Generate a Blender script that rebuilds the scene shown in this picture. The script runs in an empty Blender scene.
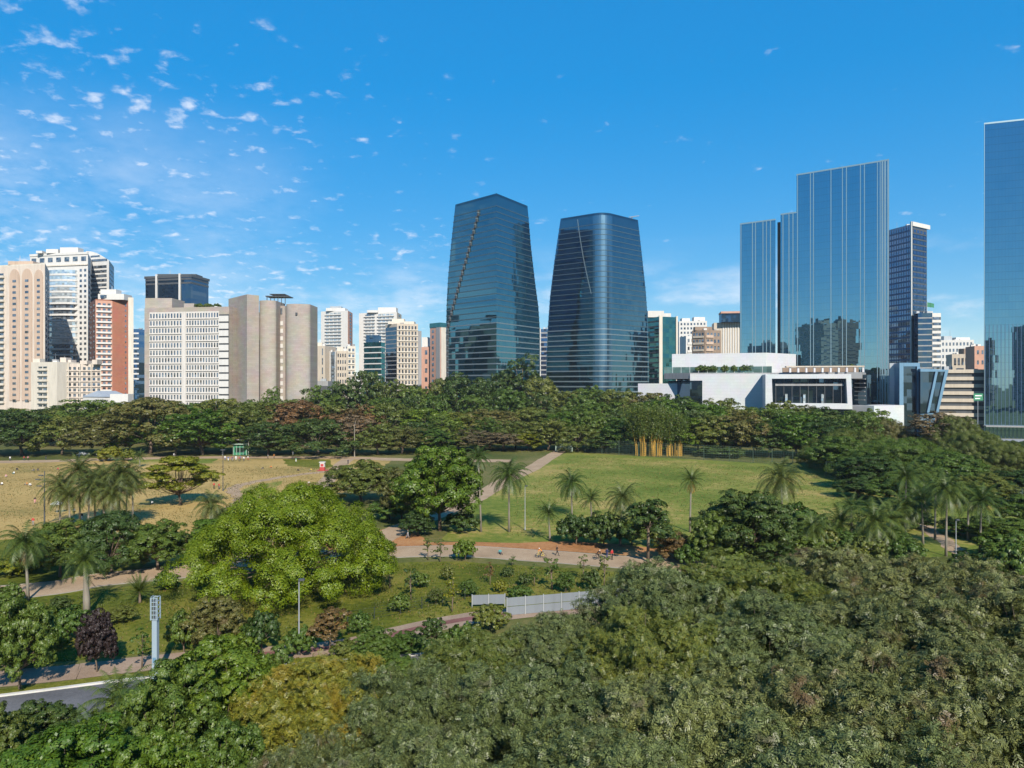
import bpy, math, random
import numpy as np
from mathutils import Vector, Matrix

SC = bpy.context.scene
COL = SC.collection
F, HC, HZ = 720.0, 28.0, 384.0          # focal length in pixels, camera height, horizon row
R = math.radians
rnd = random.Random(7)

def G(px, py):
    "ground point seen at a pixel"
    y = F * HC / (py - HZ)
    return ((px - 512) / F * y, y)
def X(px, y): return (px - 512) / F * y
def Z(py, y): return HC - (py - HZ) / F * y

# ------------------------------------------------------------------ objects
def link(o, parent=None):
    COL.objects.link(o)
    if parent is not None: o.parent = parent
    return o
def tag(o, label=None, cat=None, group=None, kind=None):
    if label: o['label'] = label
    if cat: o['category'] = cat
    if group: o['group'] = group
    if kind: o['kind'] = kind
    return o
def empty(name, loc, label, cat, group=None, rz=0.0):
    o = bpy.data.objects.new(name, None)
    o.empty_display_size = 0.5
    o.location = loc
    o.rotation_euler = (0, 0, rz)
    link(o)
    return tag(o, label, cat, group)

class MB:
    "collects faces; build() links them as ONE mesh object"
    def __init__(s): s.v, s.f, s.m = [], [], []
    def face(s, pts, m=0):
        n = len(s.v); s.v += [tuple(p) for p in pts]; s.f.append(tuple(range(n, n + len(pts)))); s.m.append(m)
    def box(s, x0, y0, z0, x1, y1, z1, m=0):
        n = len(s.v)
        s.v += [(x0,y0,z0),(x1,y0,z0),(x1,y1,z0),(x0,y1,z0),(x0,y0,z1),(x1,y0,z1),(x1,y1,z1),(x0,y1,z1)]
        for q in ((0,3,2,1),(4,5,6,7),(0,1,5,4),(1,2,6,5),(2,3,7,6),(3,0,4,7)):
            s.f.append(tuple(n + i for i in q)); s.m.append(m)
    def obox(s, c, u, hu, hv, z0, z1, m=0):
        "box with horizontal axis u (2d unit), half sizes hu along it and hv across"
        ux, uy = u; vx, vy = -uy, ux
        P4 = [(c[0]+a*hu*ux+b*hv*vx, c[1]+a*hu*uy+b*hv*vy) for a, b in ((-1,-1),(1,-1),(1,1),(-1,1))]
        s.prism(P4, z0, z1, m)
    def prism(s, poly, z0, z1, m=0, top=None):
        n = len(s.v); k = len(poly)
        s.v += [(p[0], p[1], z0) for p in poly] + [(p[0], p[1], z1) for p in poly]
        for i in range(k):
            j = (i + 1) % k
            s.f.append((n+i, n+j, n+k+j, n+k+i)); s.m.append(m)
        s.f.append(tuple(n + k + i for i in range(k))); s.m.append(m if top is None else top)
        s.f.append(tuple(n + i for i in reversed(range(k)))); s.m.append(m)
    def tube(s, path, rad, n=6, m=0, cap=True):
        b0 = len(s.v); P = [Vector(p) for p in path]
        if not hasattr(rad, '__len__'): rad = [rad] * len(P)
        for i, p in enumerate(P):
            t = (P[min(i+1, len(P)-1)] - P[max(i-1, 0)])
            t = t.normalized() if t.length > 1e-9 else Vector((0,0,1))
            a = Vector((1,0,0)) if abs(t.x) < .9 else Vector((0,1,0))
            u = t.cross(a).normalized(); w = t.cross(u)
            for k in range(n):
                an = 2*math.pi*k/n
                s.v.append(tuple(p + (u*math.cos(an) + w*math.sin(an)) * rad[i]))
        for i in range(len(P)-1):
            for k in range(n):
                k2 = (k+1) % n
                s.f.append((b0+i*n+k, b0+i*n+k2, b0+(i+1)*n+k2, b0+(i+1)*n+k)); s.m.append(m)
        if cap:
            s.f.append(tuple(b0 + k for k in reversed(range(n)))); s.m.append(m)
            s.f.append(tuple(b0 + (len(P)-1)*n + k for k in range(n))); s.m.append(m)
    def mesh(s, name, mats, org=(0,0,0), smooth=False):
        me = bpy.data.meshes.new(name)
        ox, oy, oz = org
        me.from_pydata([(a-ox, b-oy, c-oz) for a, b, c in s.v], [], s.f)
        for m in mats: me.materials.append(m)
        if len(mats) > 1: me.polygons.foreach_set('material_index', s.m)
        if smooth: me.polygons.foreach_set('use_smooth', [True]*len(s.f))
        me.update()
        return me
    def build(s, name, mats, parent=None, org=None, smooth=False, recalc=False):
        if not isinstance(mats, (list, tuple)): mats = [mats]
        if org is None: org = tuple(parent.location) if parent is not None else (0,0,0)
        me = s.mesh(name, mats, org, smooth)
        return link(bpy.data.objects.new(name, me), parent)

def np_mesh(name, V, FQ, mats, midx=None, smooth=False):
    "mesh from numpy verts and equal sized faces"
    me = bpy.data.meshes.new(name)
    V = np.asarray(V, dtype=np.float32); FQ = np.asarray(FQ, dtype=np.int32)
    nf, k = FQ.shape
    me.vertices.add(len(V)); me.vertices.foreach_set('co', V.ravel())
    me.loops.add(nf*k); me.loops.foreach_set('vertex_index', FQ.ravel())
    me.polygons.add(nf)
    me.polygons.foreach_set('loop_start', np.arange(0, nf*k, k, dtype=np.int32))
    me.polygons.foreach_set('loop_total', np.full(nf, k, dtype=np.int32))
    for m in mats: me.materials.append(m)
    if midx is not None: me.polygons.foreach_set('material_index', np.asarray(midx, dtype=np.int32))
    me.update(calc_edges=True)
    return me

# ------------------------------------------------------------------ materials
def newmat(name):
    m = bpy.data.materials.new(name); m.use_nodes = True
    nt = m.node_tree; nt.nodes.clear()
    out = nt.nodes.new('ShaderNodeOutputMaterial')
    return m, nt, out
def N(nt, t, **kw):
    n = nt.nodes.new(t)
    for k, v in kw.items():
        if k in n.inputs: n.inputs[k].default_value = v
        else: setattr(n, k, v)
    return n
def L(nt, a, ao, b, bi): nt.links.new(a.outputs[ao], b.inputs[bi])
def c4(c): return (c[0], c[1], c[2], 1.0)
def noise(nt, vec, scale, detail=4, rough=.55):
    n = N(nt, 'ShaderNodeTexNoise'); n.inputs['Scale'].default_value = scale
    n.inputs['Detail'].default_value = detail; n.inputs['Roughness'].default_value = rough
    if vec is not None: nt.links.new(vec, n.inputs['Vector'])
    return n
def ramp(nt, fac, stops):
    r = N(nt, 'ShaderNodeValToRGB')
    while len(r.color_ramp.elements) < len(stops): r.color_ramp.elements.new(.5)
    for e, (p, c) in zip(r.color_ramp.elements, stops):
        e.position = p; e.color = c4(c) if len(c) == 3 else c
    nt.links.new(fac, r.inputs['Fac'])
    return r
def mixc(nt, fac, a, b, mode='MIX'):
    m = N(nt, 'ShaderNodeMix'); m.data_type = 'RGBA'; m.blend_type = mode
    for key, val in (('Factor', fac), ('A', a), ('B', b)):
        sock = m.inputs[0] if key == 'Factor' else m.inputs[6 if key == 'A' else 7]
        if hasattr(val, 'links'): nt.links.new(val, sock)
        elif key == 'Factor': sock.default_value = val
        else: sock.default_value = c4(val)
    return m.outputs[2]

def paint(name, col, rough=.7, var=.12, scale=.35, streak=True, spec=.3, metal=0.0, fine=6.0):
    "wall, metal or cloth colour with weathering noise"
    m, nt, out = newmat(name)
    b = N(nt, 'ShaderNodeBsdfPrincipled'); b.inputs['Roughness'].default_value = rough
    b.inputs['Specular IOR Level'].default_value = spec; b.inputs['Metallic'].default_value = metal
    g = N(nt, 'ShaderNodeTexCoord').outputs['Object']
    if streak:
        mp = N(nt, 'ShaderNodeMapping'); mp.inputs['Scale'].default_value = (1, 1, .12)
        nt.links.new(g, mp.inputs['Vector']); n1 = noise(nt, mp.outputs[0], scale*2, 5, .6)
    else: n1 = noise(nt, g, scale, 5, .6)
    n2 = noise(nt, g, fine, 3, .6)
    dk = [max(0, c*(1-var*1.6)) for c in col]; lt = [min(1, c*(1+var*.7)) for c in col]
    r1 = ramp(nt, n1.outputs['Fac'], [(.3, dk), (.52, col), (.75, lt)])
    cc = mixc(nt, .18*var/.12, r1.outputs[0], n2.outputs['Color'], 'SOFT_LIGHT') if var > 0 else r1.outputs[0]
    nt.links.new(cc, b.inputs['Base Color'])
    L(nt, b, 0, out, 'Surface')
    return m

def ground(name, stops, scale=.05, detail_scale=1.2, bump=.4, rough=.95, patch=None, warp=1.0):
    m, nt, out = newmat(name)
    b = N(nt, 'ShaderNodeBsdfPrincipled'); b.inputs['Roughness'].default_value = rough
    b.inputs['Specular IOR Level'].default_value = .1
    g = N(nt, 'ShaderNodeNewGeometry').outputs['Position']
    n1 = noise(nt, g, scale, 6, .62); n2 = noise(nt, g, detail_scale, 6, .7); n3 = noise(nt, g, detail_scale*6, 3, .7)
    a = N(nt, 'ShaderNodeMath', operation='MULTIPLY_ADD'); nt.links.new(n2.outputs['Fac'], a.inputs[0])
    a.inputs[1].default_value = .75; nt.links.new(n1.outputs['Fac'], a.inputs[2])
    s = N(nt, 'ShaderNodeMath', operation='SUBTRACT'); nt.links.new(a.outputs[0], s.inputs[0]); s.inputs[1].default_value = .375
    r1 = ramp(nt, s.outputs[0], stops)
    col = mixc(nt, .75, r1.outputs[0], n3.outputs['Fac'], 'SOFT_LIGHT')
    if patch:
        pc, ps, pt = patch
        n4 = noise(nt, g, ps, 5, .65)
        rr = ramp(nt, n4.outputs['Fac'], [(pt, (0,0,0)), (pt+.12, (1,1,1))])
        col = mixc(nt, rr.outputs[0], col, pc)
    nt.links.new(col, b.inputs['Base Color'])
    bp = N(nt, 'ShaderNodeBump'); bp.inputs['Strength'].default_value = bump; bp.inputs['Distance'].default_value = .25
    nt.links.new(n2.outputs['Fac'], bp.inputs['Height']); nt.links.new(bp.outputs[0], b.inputs['Normal'])
    L(nt, b, 0, out, 'Surface')
    return m

def leafmat(name, col, var=.35, hue=(1.25, 1.0, .75), trans=.3, tip=None, tipamt=.0):
    "leaf colour: every leaf differs a little, every tree differs a little"
    m, nt, out = newmat(name)
    g = N(nt, 'ShaderNodeNewGeometry'); oi = N(nt, 'ShaderNodeObjectInfo')
    a = [c*(1-var) for c in col]; bb = [min(1, c*(1+var)*h) for c, h in zip(col, hue)]
    r1 = ramp(nt, g.outputs['Random Per Island'], [(0, a), (.5, col), (1, bb)])
    c = r1.outputs[0]
    if tip is not None:
        nn = noise(nt, N(nt, 'ShaderNodeTexCoord').outputs['Object'], .33, 3, .6)
        rr = ramp(nt, nn.outputs['Fac'], [(.62-tipamt*.3, (0,0,0)), (.72-tipamt*.3, (1,1,1))])
        c = mixc(nt, rr.outputs[0], c, tip)
    hs = N(nt, 'ShaderNodeHueSaturation')
    mr = N(nt, 'ShaderNodeMapRange'); nt.links.new(oi.outputs['Random'], mr.inputs[0])
    mr.inputs[3].default_value = .485; mr.inputs[4].default_value = .515
    mv = N(nt, 'ShaderNodeMapRange'); nt.links.new(oi.outputs['Random'], mv.inputs[0])
    mv.inputs[3].default_value = 1.15; mv.inputs[4].default_value = .88
    nt.links.new(mr.outputs[0], hs.inputs['Hue']); nt.links.new(mv.outputs[0], hs.inputs['Value']); nt.links.new(c, hs.inputs['Color'])
    d = N(nt, 'ShaderNodeBsdfDiffuse'); t = N(nt, 'ShaderNodeBsdfTranslucent')
    gl = N(nt, 'ShaderNodeBsdfGlossy'); gl.inputs['Roughness'].default_value = .45
    nt.links.new(hs.outputs[0], d.inputs[0])
    tc = mixc(nt, .5, hs.outputs[0], (1.0, 1.0, .25), 'MULTIPLY')
    nt.links.new(tc, t.inputs[0])
    mx = N(nt, 'ShaderNodeMixShader'); mx.inputs[0].default_value = trans
    L(nt, d, 0, mx, 1); L(nt, t, 0, mx, 2)
    mx2 = N(nt, 'ShaderNodeMixShader'); mx2.inputs[0].default_value = .03
    L(nt, mx, 0, mx2, 1); L(nt, gl, 0, mx2, 2)
    L(nt, mx2, 0, out, 'Surface')
    return m

def glass(name, refl, dark, amount=.6, rough=.02, panel=(3.0, 3.9), wob=.02, u=(1,0), lines=0.0, vlo=.6, vhi=1.5):
    "coated curtain wall glass: reflecting panes, each tilted a hair differently"
    m, nt, out = newmat(name)
    g = N(nt, 'ShaderNodeNewGeometry')
    dt = N(nt, 'ShaderNodeVectorMath', operation='DOT_PRODUCT'); nt.links.new(g.outputs['Position'], dt.inputs[0]); dt.inputs[1].default_value = (u[0], u[1], 0)
    sp = N(nt, 'ShaderNodeSeparateXYZ'); nt.links.new(g.outputs['Position'], sp.inputs[0])
    def cell(sock, size):
        a = N(nt, 'ShaderNodeMath', operation='DIVIDE'); nt.links.new(sock, a.inputs[0]); a.inputs[1].default_value = size
        f = N(nt, 'ShaderNodeMath', operation='FLOOR'); nt.links.new(a.outputs[0], f.inputs[0])
        fr = N(nt, 'ShaderNodeMath', operation='FRACT'); nt.links.new(a.outputs[0], fr.inputs[0])
        return f.outputs[0], fr.outputs[0]
    fx, rx = cell(dt.outputs['Value'], panel[0]); fz, rz = cell(sp.outputs[2], panel[1])
    cb = N(nt, 'ShaderNodeCombineXYZ'); nt.links.new(fx, cb.inputs[0]); nt.links.new(fz, cb.inputs[1])
    wn = N(nt, 'ShaderNodeTexWhiteNoise'); wn.noise_dimensions = '3D'; nt.links.new(cb.outputs[0], wn.inputs['Vector'])
    s1 = N(nt, 'ShaderNodeVectorMath', operation='SUBTRACT'); nt.links.new(wn.outputs['Color'], s1.inputs[0]); s1.inputs[1].default_value = (.5,.5,.5)
    s2 = N(nt, 'ShaderNodeVectorMath', operation='SCALE'); nt.links.new(s1.outputs[0], s2.inputs[0]); s2.inputs['Scale'].default_value = wob
    s3 = N(nt, 'ShaderNodeVectorMath', operation='ADD'); nt.links.new(s2.outputs[0], s3.inputs[0]); nt.links.new(g.outputs['Normal'], s3.inputs[1])
    s4 = N(nt, 'ShaderNodeVectorMath', operation='NORMALIZE'); nt.links.new(s3.outputs[0], s4.inputs[0])
    gl = N(nt, 'ShaderNodeBsdfGlossy'); gl.inputs['Roughness'].default_value = rough
    gl.inputs['Color'].default_value = c4(refl); nt.links.new(s4.outputs[0], gl.inputs['Normal'])
    df = N(nt, 'ShaderNodeBsdfDiffuse')
    vr = N(nt, 'ShaderNodeMapRange'); nt.links.new(wn.outputs['Value'], vr.inputs[0]); vr.inputs[3].default_value = vlo; vr.inputs[4].default_value = vhi
    dc = mixc(nt, 1.0, dark, (1,1,1), 'MULTIPLY')
    hv = N(nt, 'ShaderNodeHueSaturation'); nt.links.new(dc, hv.inputs['Color']); nt.links.new(vr.outputs[0], hv.inputs['Value'])
    nt.links.new(hv.outputs[0], df.inputs[0])
    fr = N(nt, 'ShaderNodeFresnel'); fr.inputs['IOR'].default_value = 1.5
    fm = N(nt, 'ShaderNodeMapRange'); nt.links.new(fr.outputs[0], fm.inputs[0]); fm.inputs[3].default_value = amount; fm.inputs[4].default_value = 1.0
    fac = fm.outputs[0]
    if lines > 0:      # dark joints between the panes
        def edge(sock, w):
            a = N(nt, 'ShaderNodeMath', operation='LESS_THAN'); nt.links.new(sock, a.inputs[0]); a.inputs[1].default_value = w; return a.outputs[0]
        mxx = N(nt, 'ShaderNodeMath', operation='MAXIMUM'); nt.links.new(edge(rx, .06), mxx.inputs[0]); nt.links.new(edge(rz, .07), mxx.inputs[1])
        sb = N(nt, 'ShaderNodeMath', operation='MULTIPLY_ADD'); nt.links.new(mxx.outputs[0], sb.inputs[0]); sb.inputs[1].default_value = -lines; nt.links.new(fac, sb.inputs[2])
        sb.use_clamp = True; fac = sb.outputs[0]
    mx = N(nt, 'ShaderNodeMixShader'); nt.links.new(fac, mx.inputs[0]); L(nt, df, 0, mx, 1); L(nt, gl, 0, mx, 2)
    L(nt, mx, 0, out, 'Surface')
    return m

def facing(name, c1, c2, mortar, bw=.8, rowh=.3, ms=.03, rough=.85, u=(1,0)):
    "brick, panel or paver facing laid on world x-along-u and z"
    m, nt, out = newmat(name)
    g = N(nt, 'ShaderNodeNewGeometry')
    dt = N(nt, 'ShaderNodeVectorMath', operation='DOT_PRODUCT'); nt.links.new(g.outputs['Position'], dt.inputs[0]); dt.inputs[1].default_value = (u[0], u[1], 0)
    sp = N(nt, 'ShaderNodeSeparateXYZ'); nt.links.new(g.outputs['Position'], sp.inputs[0])
    cb = N(nt, 'ShaderNodeCombineXYZ'); nt.links.new(dt.outputs['Value'], cb.inputs[0]); nt.links.new(sp.outputs[2], cb.inputs[1])
    br = N(nt, 'ShaderNodeTexBrick'); nt.links.new(cb.outputs[0], br.inputs['Vector'])
    br.inputs['Color1'].default_value = c4(c1); br.inputs['Color2'].default_value = c4(c2); br.inputs['Mortar'].default_value = c4(mortar)
    br.inputs['Scale'].default_value = 1.0; br.inputs['Brick Width'].default_value = bw; br.inputs['Row Height'].default_value = rowh; br.inputs['Mortar Size'].default_value = ms
    n1 = noise(nt, g.outputs['Position'], .12, 5, .6)
    col = mixc(nt, .3, br.outputs['Color'], n1.outputs['Color'], 'SOFT_LIGHT')
    b = N(nt, 'ShaderNodeBsdfPrincipled'); b.inputs['Roughness'].default_value = rough; b.inputs['Specular IOR Level'].default_value = .2
    nt.links.new(col, b.inputs['Base Color']); L(nt, b, 0, out, 'Surface')
    return m

M = {}
# ================================================================== sky, sun, camera
SUN_EL, SUN_AZ = R(36), R(163)            # azimuth clockwise from +Y: the sun stands behind the camera, a little to the right
sun_dir = Vector((math.sin(SUN_AZ)*math.cos(SUN_EL), math.cos(SUN_AZ)*math.cos(SUN_EL), math.sin(SUN_EL)))

def build_world():
    w = bpy.data.worlds.new("World"); SC.world = w; w.use_nodes = True
    nt = w.node_tree; nt.nodes.clear()
    out = N(nt, 'ShaderNodeOutputWorld'); bg = N(nt, 'ShaderNodeBackground'); bg.inputs['Strength'].default_value = SKY_STRENGTH
    sky = N(nt, 'ShaderNodeTexSky'); sky.sky_type = 'NISHITA'; sky.sun_disc = False
    sky.sun_elevation = SUN_EL; sky.sun_rotation = SUN_AZ
    sky.air_density = 1.0; sky.dust_density = .15; sky.ozone_density = 6.0; sky.altitude = 760
    # camera-like sky response: deeper blue, flatter in brightness than the raw model
    sc = N(nt, 'ShaderNodeSeparateColor'); sc.mode = 'HSV'; L(nt, sky, 0, sc, 0)
    def mth(op, v, x, clamp=False):
        n = N(nt, 'ShaderNodeMath', operation=op); n.use_clamp = clamp; nt.links.new(v, n.inputs[0]); n.inputs[1].default_value = x; return n.outputs[0]
    cbn = N(nt, 'ShaderNodeCombineColor'); cbn.mode = 'HSV'
    nt.links.new(mth('ADD', sc.outputs[0], -.012), cbn.inputs[0]); nt.links.new(mth('MINIMUM', mth('MULTIPLY', mth('POWER', sc.outputs[1], 1.35), 1.43), .985), cbn.inputs[1])
    mxv = N(nt, 'ShaderNodeMath', operation='MAXIMUM'); nt.links.new(mth('MULTIPLY', mth('POWER', mth('MULTIPLY', sc.outputs[2], .1), .30), 6.15), mxv.inputs[0])
    nt.links.new(mth('MULTIPLY', sc.outputs[2], .5), mxv.inputs[1]); nt.links.new(mxv.outputs[0], cbn.inputs[2])
    skyc = cbn.outputs[0]
    tc = N(nt, 'ShaderNodeTexCoord'); d = tc.outputs['Generated']
    sp = N(nt, 'ShaderNodeSeparateXYZ'); nt.links.new(d, sp.inputs[0])
    def math_(op, a, b=None, clamp=False):
        n = N(nt, 'ShaderNodeMath', operation=op); n.use_clamp = clamp
        for i, v in enumerate((a, b)):
            if v is None: continue
            if hasattr(v, 'links'): nt.links.new(v, n.inputs[i])
            else: n.inputs[i].default_value = v
        return n.outputs[0]
    zc = math_('MAXIMUM', sp.outputs[2], .001)
    den = math_('ADD', zc, .22)
    cx = math_('DIVIDE', sp.outputs[0], den); cy = math_('DIVIDE', sp.outputs[1], den)
    cb = N(nt, 'ShaderNodeCombineXYZ'); nt.links.new(cx, cb.inputs[0]); nt.links.new(cy, cb.inputs[1]); cb.inputs[2].default_value = 3.7
    plane = cb.outputs[0]
    def mapr(v, a, b, c=0., e=1.):
        n = N(nt, 'ShaderNodeMapRange'); n.interpolation_type = 'SMOOTHSTEP'
        nt.links.new(v, n.inputs[0]); n.inputs[1].default_value = a; n.inputs[2].default_value = b
        n.inputs[3].default_value = c; n.inputs[4].default_value = e
        return n.outputs[0]
    # small torn puffs (altocumulus), thick on the left, thinning to the right
    az = math_('DIVIDE', sp.outputs[0], math_('MAXIMUM', sp.outputs[1], .05))
    big = noise(nt, plane, 2.1, 2, .5)
    fine = noise(nt, plane, 17.0, 6, .56); fine.inputs['Distortion'].default_value = .15
    cover = mapr(az, -.72, .42, .125, -.06)
    front = mapr(sp.outputs[1], -.05, .15)
    hi = mapr(sp.outputs[2], .44, .20, -.06, 0.0)
    t = math_('ADD', math_('ADD', fine.outputs['Fac'], cover), hi)
    t = math_('ADD', t, math_('MULTIPLY', math_('SUBTRACT', big.outputs['Fac'], .5), .30))
    puffs = mapr(t, .59, .92)
    # long low bank just above the skyline
    mp = N(nt, 'ShaderNodeMapping'); mp.inputs['Scale'].default_value = (1.0, 1.0, 3.2); nt.links.new(d, mp.inputs['Vector'])
    low = noise(nt, mp.outputs[0], 5.2, 7, .60)
    band = math_('MULTIPLY', mapr(sp.outputs[2], .015, .06), mapr(sp.outputs[2], .20, .10))
    lowc = math_('MULTIPLY', mapr(low.outputs['Fac'], .44, .66, 0, .72), band)
    # thin veil low on the left
    veil = noise(nt, plane, 1.1, 7, .65)
    vl = math_('MULTIPLY', mapr(veil.outputs['Fac'], .40, .70, 0, .75), math_('MULTIPLY', mapr(az, -.12, -.6), math_('MULTIPLY', mapr(sp.outputs[2], .36, .16), mapr(sp.outputs[2], .03, .1))))
    cl = math_('MAXIMUM', math_('MAXIMUM', puffs, lowc), vl)
    cl = math_('MULTIPLY', math_('MULTIPLY', cl, front), .80, True)
    cc = mixc(nt, cl, skyc, (6.6, 6.8, 7.2))
    nt.links.new(cc, bg.inputs['Color']); L(nt, bg, 0, out, 'Surface')

def build_camera():
    cd = bpy.data.cameras.new('camera'); cam = bpy.data.objects.new('camera', cd); COL.objects.link(cam)
    cd.sensor_width = 36; cd.lens = F / 1024 * 36; cd.clip_end = 30000; cd.clip_start = .5
    cam.location = (0, 0, HC); cam.rotation_euler = (R(90), 0, 0)
    SC.camera = cam

def build_sun():
    ld = bpy.data.lights.new('sun', 'SUN'); ld.energy = SUN_STRENGTH; ld.angle = R(.53); ld.color = (1.0, .93, .82)
    o = bpy.data.objects.new('sun', ld); COL.objects.link(o)
    o.rotation_euler = sun_dir.to_track_quat('Z', 'Y').to_euler()

SKY_STRENGTH, SUN_STRENGTH = .110, 5.0
build_world(); build_camera(); build_sun()
SC.view_settings.view_transform = 'Standard'; SC.view_settings.look = 'None'; SC.view_settings.gamma = 1
SC.view_settings.use_curve_mapping = False; SC.view_settings.exposure = 0.55
SC.render.engine = 'CYCLES'
SC.cycles.max_bounces = 6; SC.cycles.diffuse_bounces = 3; SC.cycles.glossy_bounces = 4; SC.cycles.transmission_bounces = 4
SC.cycles.transparent_max_bounces = 4; SC.cycles.caustics_reflective = False; SC.cycles.caustics_refractive = False
SC.cycles.use_denoising = True; SC.cycles.sample_clamp_indirect = 4

# ================================================================== the ground
M['earth'] = ground('park_ground', [(.25, (.045,.060,.014)), (.45, (.085,.095,.024)), (.62, (.14,.125,.045)), (.8, (.19,.15,.07))], .03, .9)
M['dry'] = ground('dry_grass', [(.2, (.12,.115,.03)), (.34, (.24,.18,.06)), (.50, (.35,.24,.085)), (.72, (.41,.29,.11)), (.9, (.46,.35,.15))], .035, .7, .3, patch=((.17,.16,.05), .05, .6))
M['lawn'] = ground('green_lawn', [(.26, (.070,.105,.014)), (.42, (.115,.148,.024)), (.54, (.175,.18,.038)), (.64, (.28,.22,.070)), (.85, (.36,.27,.10))], .034, .6, .3)
M['lush'] = ground('lush_grass', [(.26, (.042,.056,.006)), (.42, (.080,.096,.010)), (.54, (.125,.128,.018)), (.75, (.20,.17,.040))], .08, 1.3, .5)
M['path'] = ground('park_paving', [(.2, (.24,.17,.105)), (.5, (.33,.235,.15)), (.8, (.40,.30,.20))], .15, 2.5, .1)
M['cycle'] = ground('cycle_paving', [(.2, (.20,.14,.095)), (.5, (.27,.195,.14)), (.8, (.33,.25,.185))], .2, 3.0, .1)
M['red'] = ground('red_paving', [(.2, (.13,.06,.052)), (.6, (.19,.09,.078)), (.9, (.24,.14,.115))], .3, 3.0, .1)
M['soil'] = ground('red_soil', [(.2, (.17,.085,.03)), (.5, (.33,.155,.065)), (.8, (.40,.24,.11))], .12, 1.4, .5)
M['asphalt'] = ground('asphalt', [(.2, (.075,.075,.08)), (.5, (.11,.11,.115)), (.8, (.15,.15,.155))], .25, 4.0, .1)
M['white_line'] = paint('road_paint', (.72,.72,.70), .6, .15, streak=False)
M['pathkerb'] = paint('path_kerb_stone', (.27,.24,.20), .9, .2, streak=False)
M['kerb'] = paint('kerb_stone', (.50,.48,.44), .8, .2, streak=False)

def smooth_line(pts, n=10):
    P = [Vector((p[0], p[1])) for p in pts]; P = [2*P[0]-P[1]] + P + [2*P[-1]-P[-2]]
    out = []
    for i in range(1, len(P)-2):
        for k in range(n):
            t = k/n; a, b, c, d = P[i-1], P[i], P[i+1], P[i+2]
            out.append(.5*((2*b)+(c-a)*t+(2*a-5*b+4*c-d)*t*t+(3*b-a-3*c+d)*t*t*t))
    out.append(P[-2]); return out
def offset_pts(line, off):
    res = []
    for i, p in enumerate(line):
        t = (line[min(i+1, len(line)-1)] - line[max(i-1, 0)]).normalized()
        res.append(p + Vector((-t.y, t.x)) * (off(i) if callable(off) else off))
    return res
def ribbon(name, pts, off0, off1, z, mat, jit=0., n=10, thick=0, seed=1):
    "a strip between two offsets of a line; thick makes it a raised kerb"
    rr = random.Random(seed); line = smooth_line(pts, n)
    ph = [rr.random()*6 for _ in range(4)]
    wob = lambda i, k: jit*(math.sin(i*.9+ph[k])+.6*math.sin(i*2.3+ph[k+1])+ .5*(rr.random()-.5))
    a = offset_pts(line, lambda i: off0+wob(i, 0)); b = offset_pts(line, lambda i: off1+wob(i, 2))
    mb = MB()
    for i in range(len(line)-1):
        q = [a[i], a[i+1], b[i+1], b[i]]
        if (q[1]-q[0]).cross(q[2]-q[0]) < 0: q.reverse()
        mb.face([(p.x, p.y, z) for p in q])
        if thick:
            for s, t in ((a[i], a[i+1]), (b[i+1], b[i])):
                mb.face([(s.x, s.y, z-thick), (t.x, t.y, z-thick), (t.x, t.y, z), (s.x, s.y, z)])
    o = mb.build(name, mat); tag(o, kind='structure'); return o
def patch(name, pts, z, mat, jit=.8, n=8, seed=3):
    "irregular patch of ground"
    rr = random.Random(seed); P = [Vector(p) for p in pts]; out = []
    for i in range(len(P)):
        a, b = P[i], P[(i+1) % len(P)]; m = max(2, int((b-a).length/4))
        for k in range(min(m, 40)):
            t = k/min(m, 40); q = a.lerp(b, t); out.append((q.x+rr.uniform(-jit, jit), q.y+rr.uniform(-jit, jit), z))
    mb = MB(); mb.face(out)
    if sum(a[0]*b[1]-b[0]*a[1] for a, b in zip(out, out[1:]+out[:1])) < 0: mb.f[0] = tuple(reversed(mb.f[0]))
    o = mb.build(name, mat); tag(o, kind='structure'); return o

S = 9000
mb = MB(); mb.face([(-S,-S,0),(S,-S,0),(S,S*1.6,0),(-S,S*1.6,0)]); tag(mb.build('ground', M['earth']), kind='structure')

PARK = [(-190,72), (-120,82), G(0,593), G(98,580), G(190,571), (-33,116), G(440,551), G(540,556), G(620,562), G(700,567), G(800,575), (75,98), (130,92)]
BIKE = [(-95,56), G(0,679), G(90,670), G(178,660), G(330,648), G(425,627), G(490,616), G(600,607), (45,96), (110,104)]
ROAD = [(-120,36), (-75,54), G(0,697), G(155,678), G(350,661), (6,77.5), (40,85), (110,98)]
PROM = [(-330,240), G(0,462), G(100,459.5), G(200,457.5), G(330,457.5), G(380,459), G(420,460), (0,262)]

# grass areas
patch('lawn', [G(-60,461), G(0,463), G(200,458.5), G(330,459), G(395,459), G(330,500), G(300,560), (-50,115), G(0,575), (-140,110)], .01, M['dry'], 1.2)
patch('lawn', [G(566,452), G(640,456), G(760,463), (110,250), (120,180), (100,125), G(800,567), G(700,556), G(620,552), G(540,546), G(440,541), (-12,140), G(482,500), G(531,470)], .012, M['lawn'], 1.0, seed=5)
patch('lawn', [G(283,459.4), G(330,459.6), G(334,466), G(325,469), G(287,466)], .022, M['lush'], .6, seed=8)
patch('lawn', [G(-40,546), G(30,538), G(150,548), G(140,570), G(70,581), G(-40,592)], .02, M['lush'], 1.5, seed=9)
patch('lawn', [G(238,492), G(250,485), G(283,481.5), G(270,489), G(248,497)], .02, M['lawn'], 1.0, seed=10)
patch('lawn', [G(130,458.6), G(215,458.2), G(215,463), G(130,464)], .02, M['lawn'], 1.0, seed=11)
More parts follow.
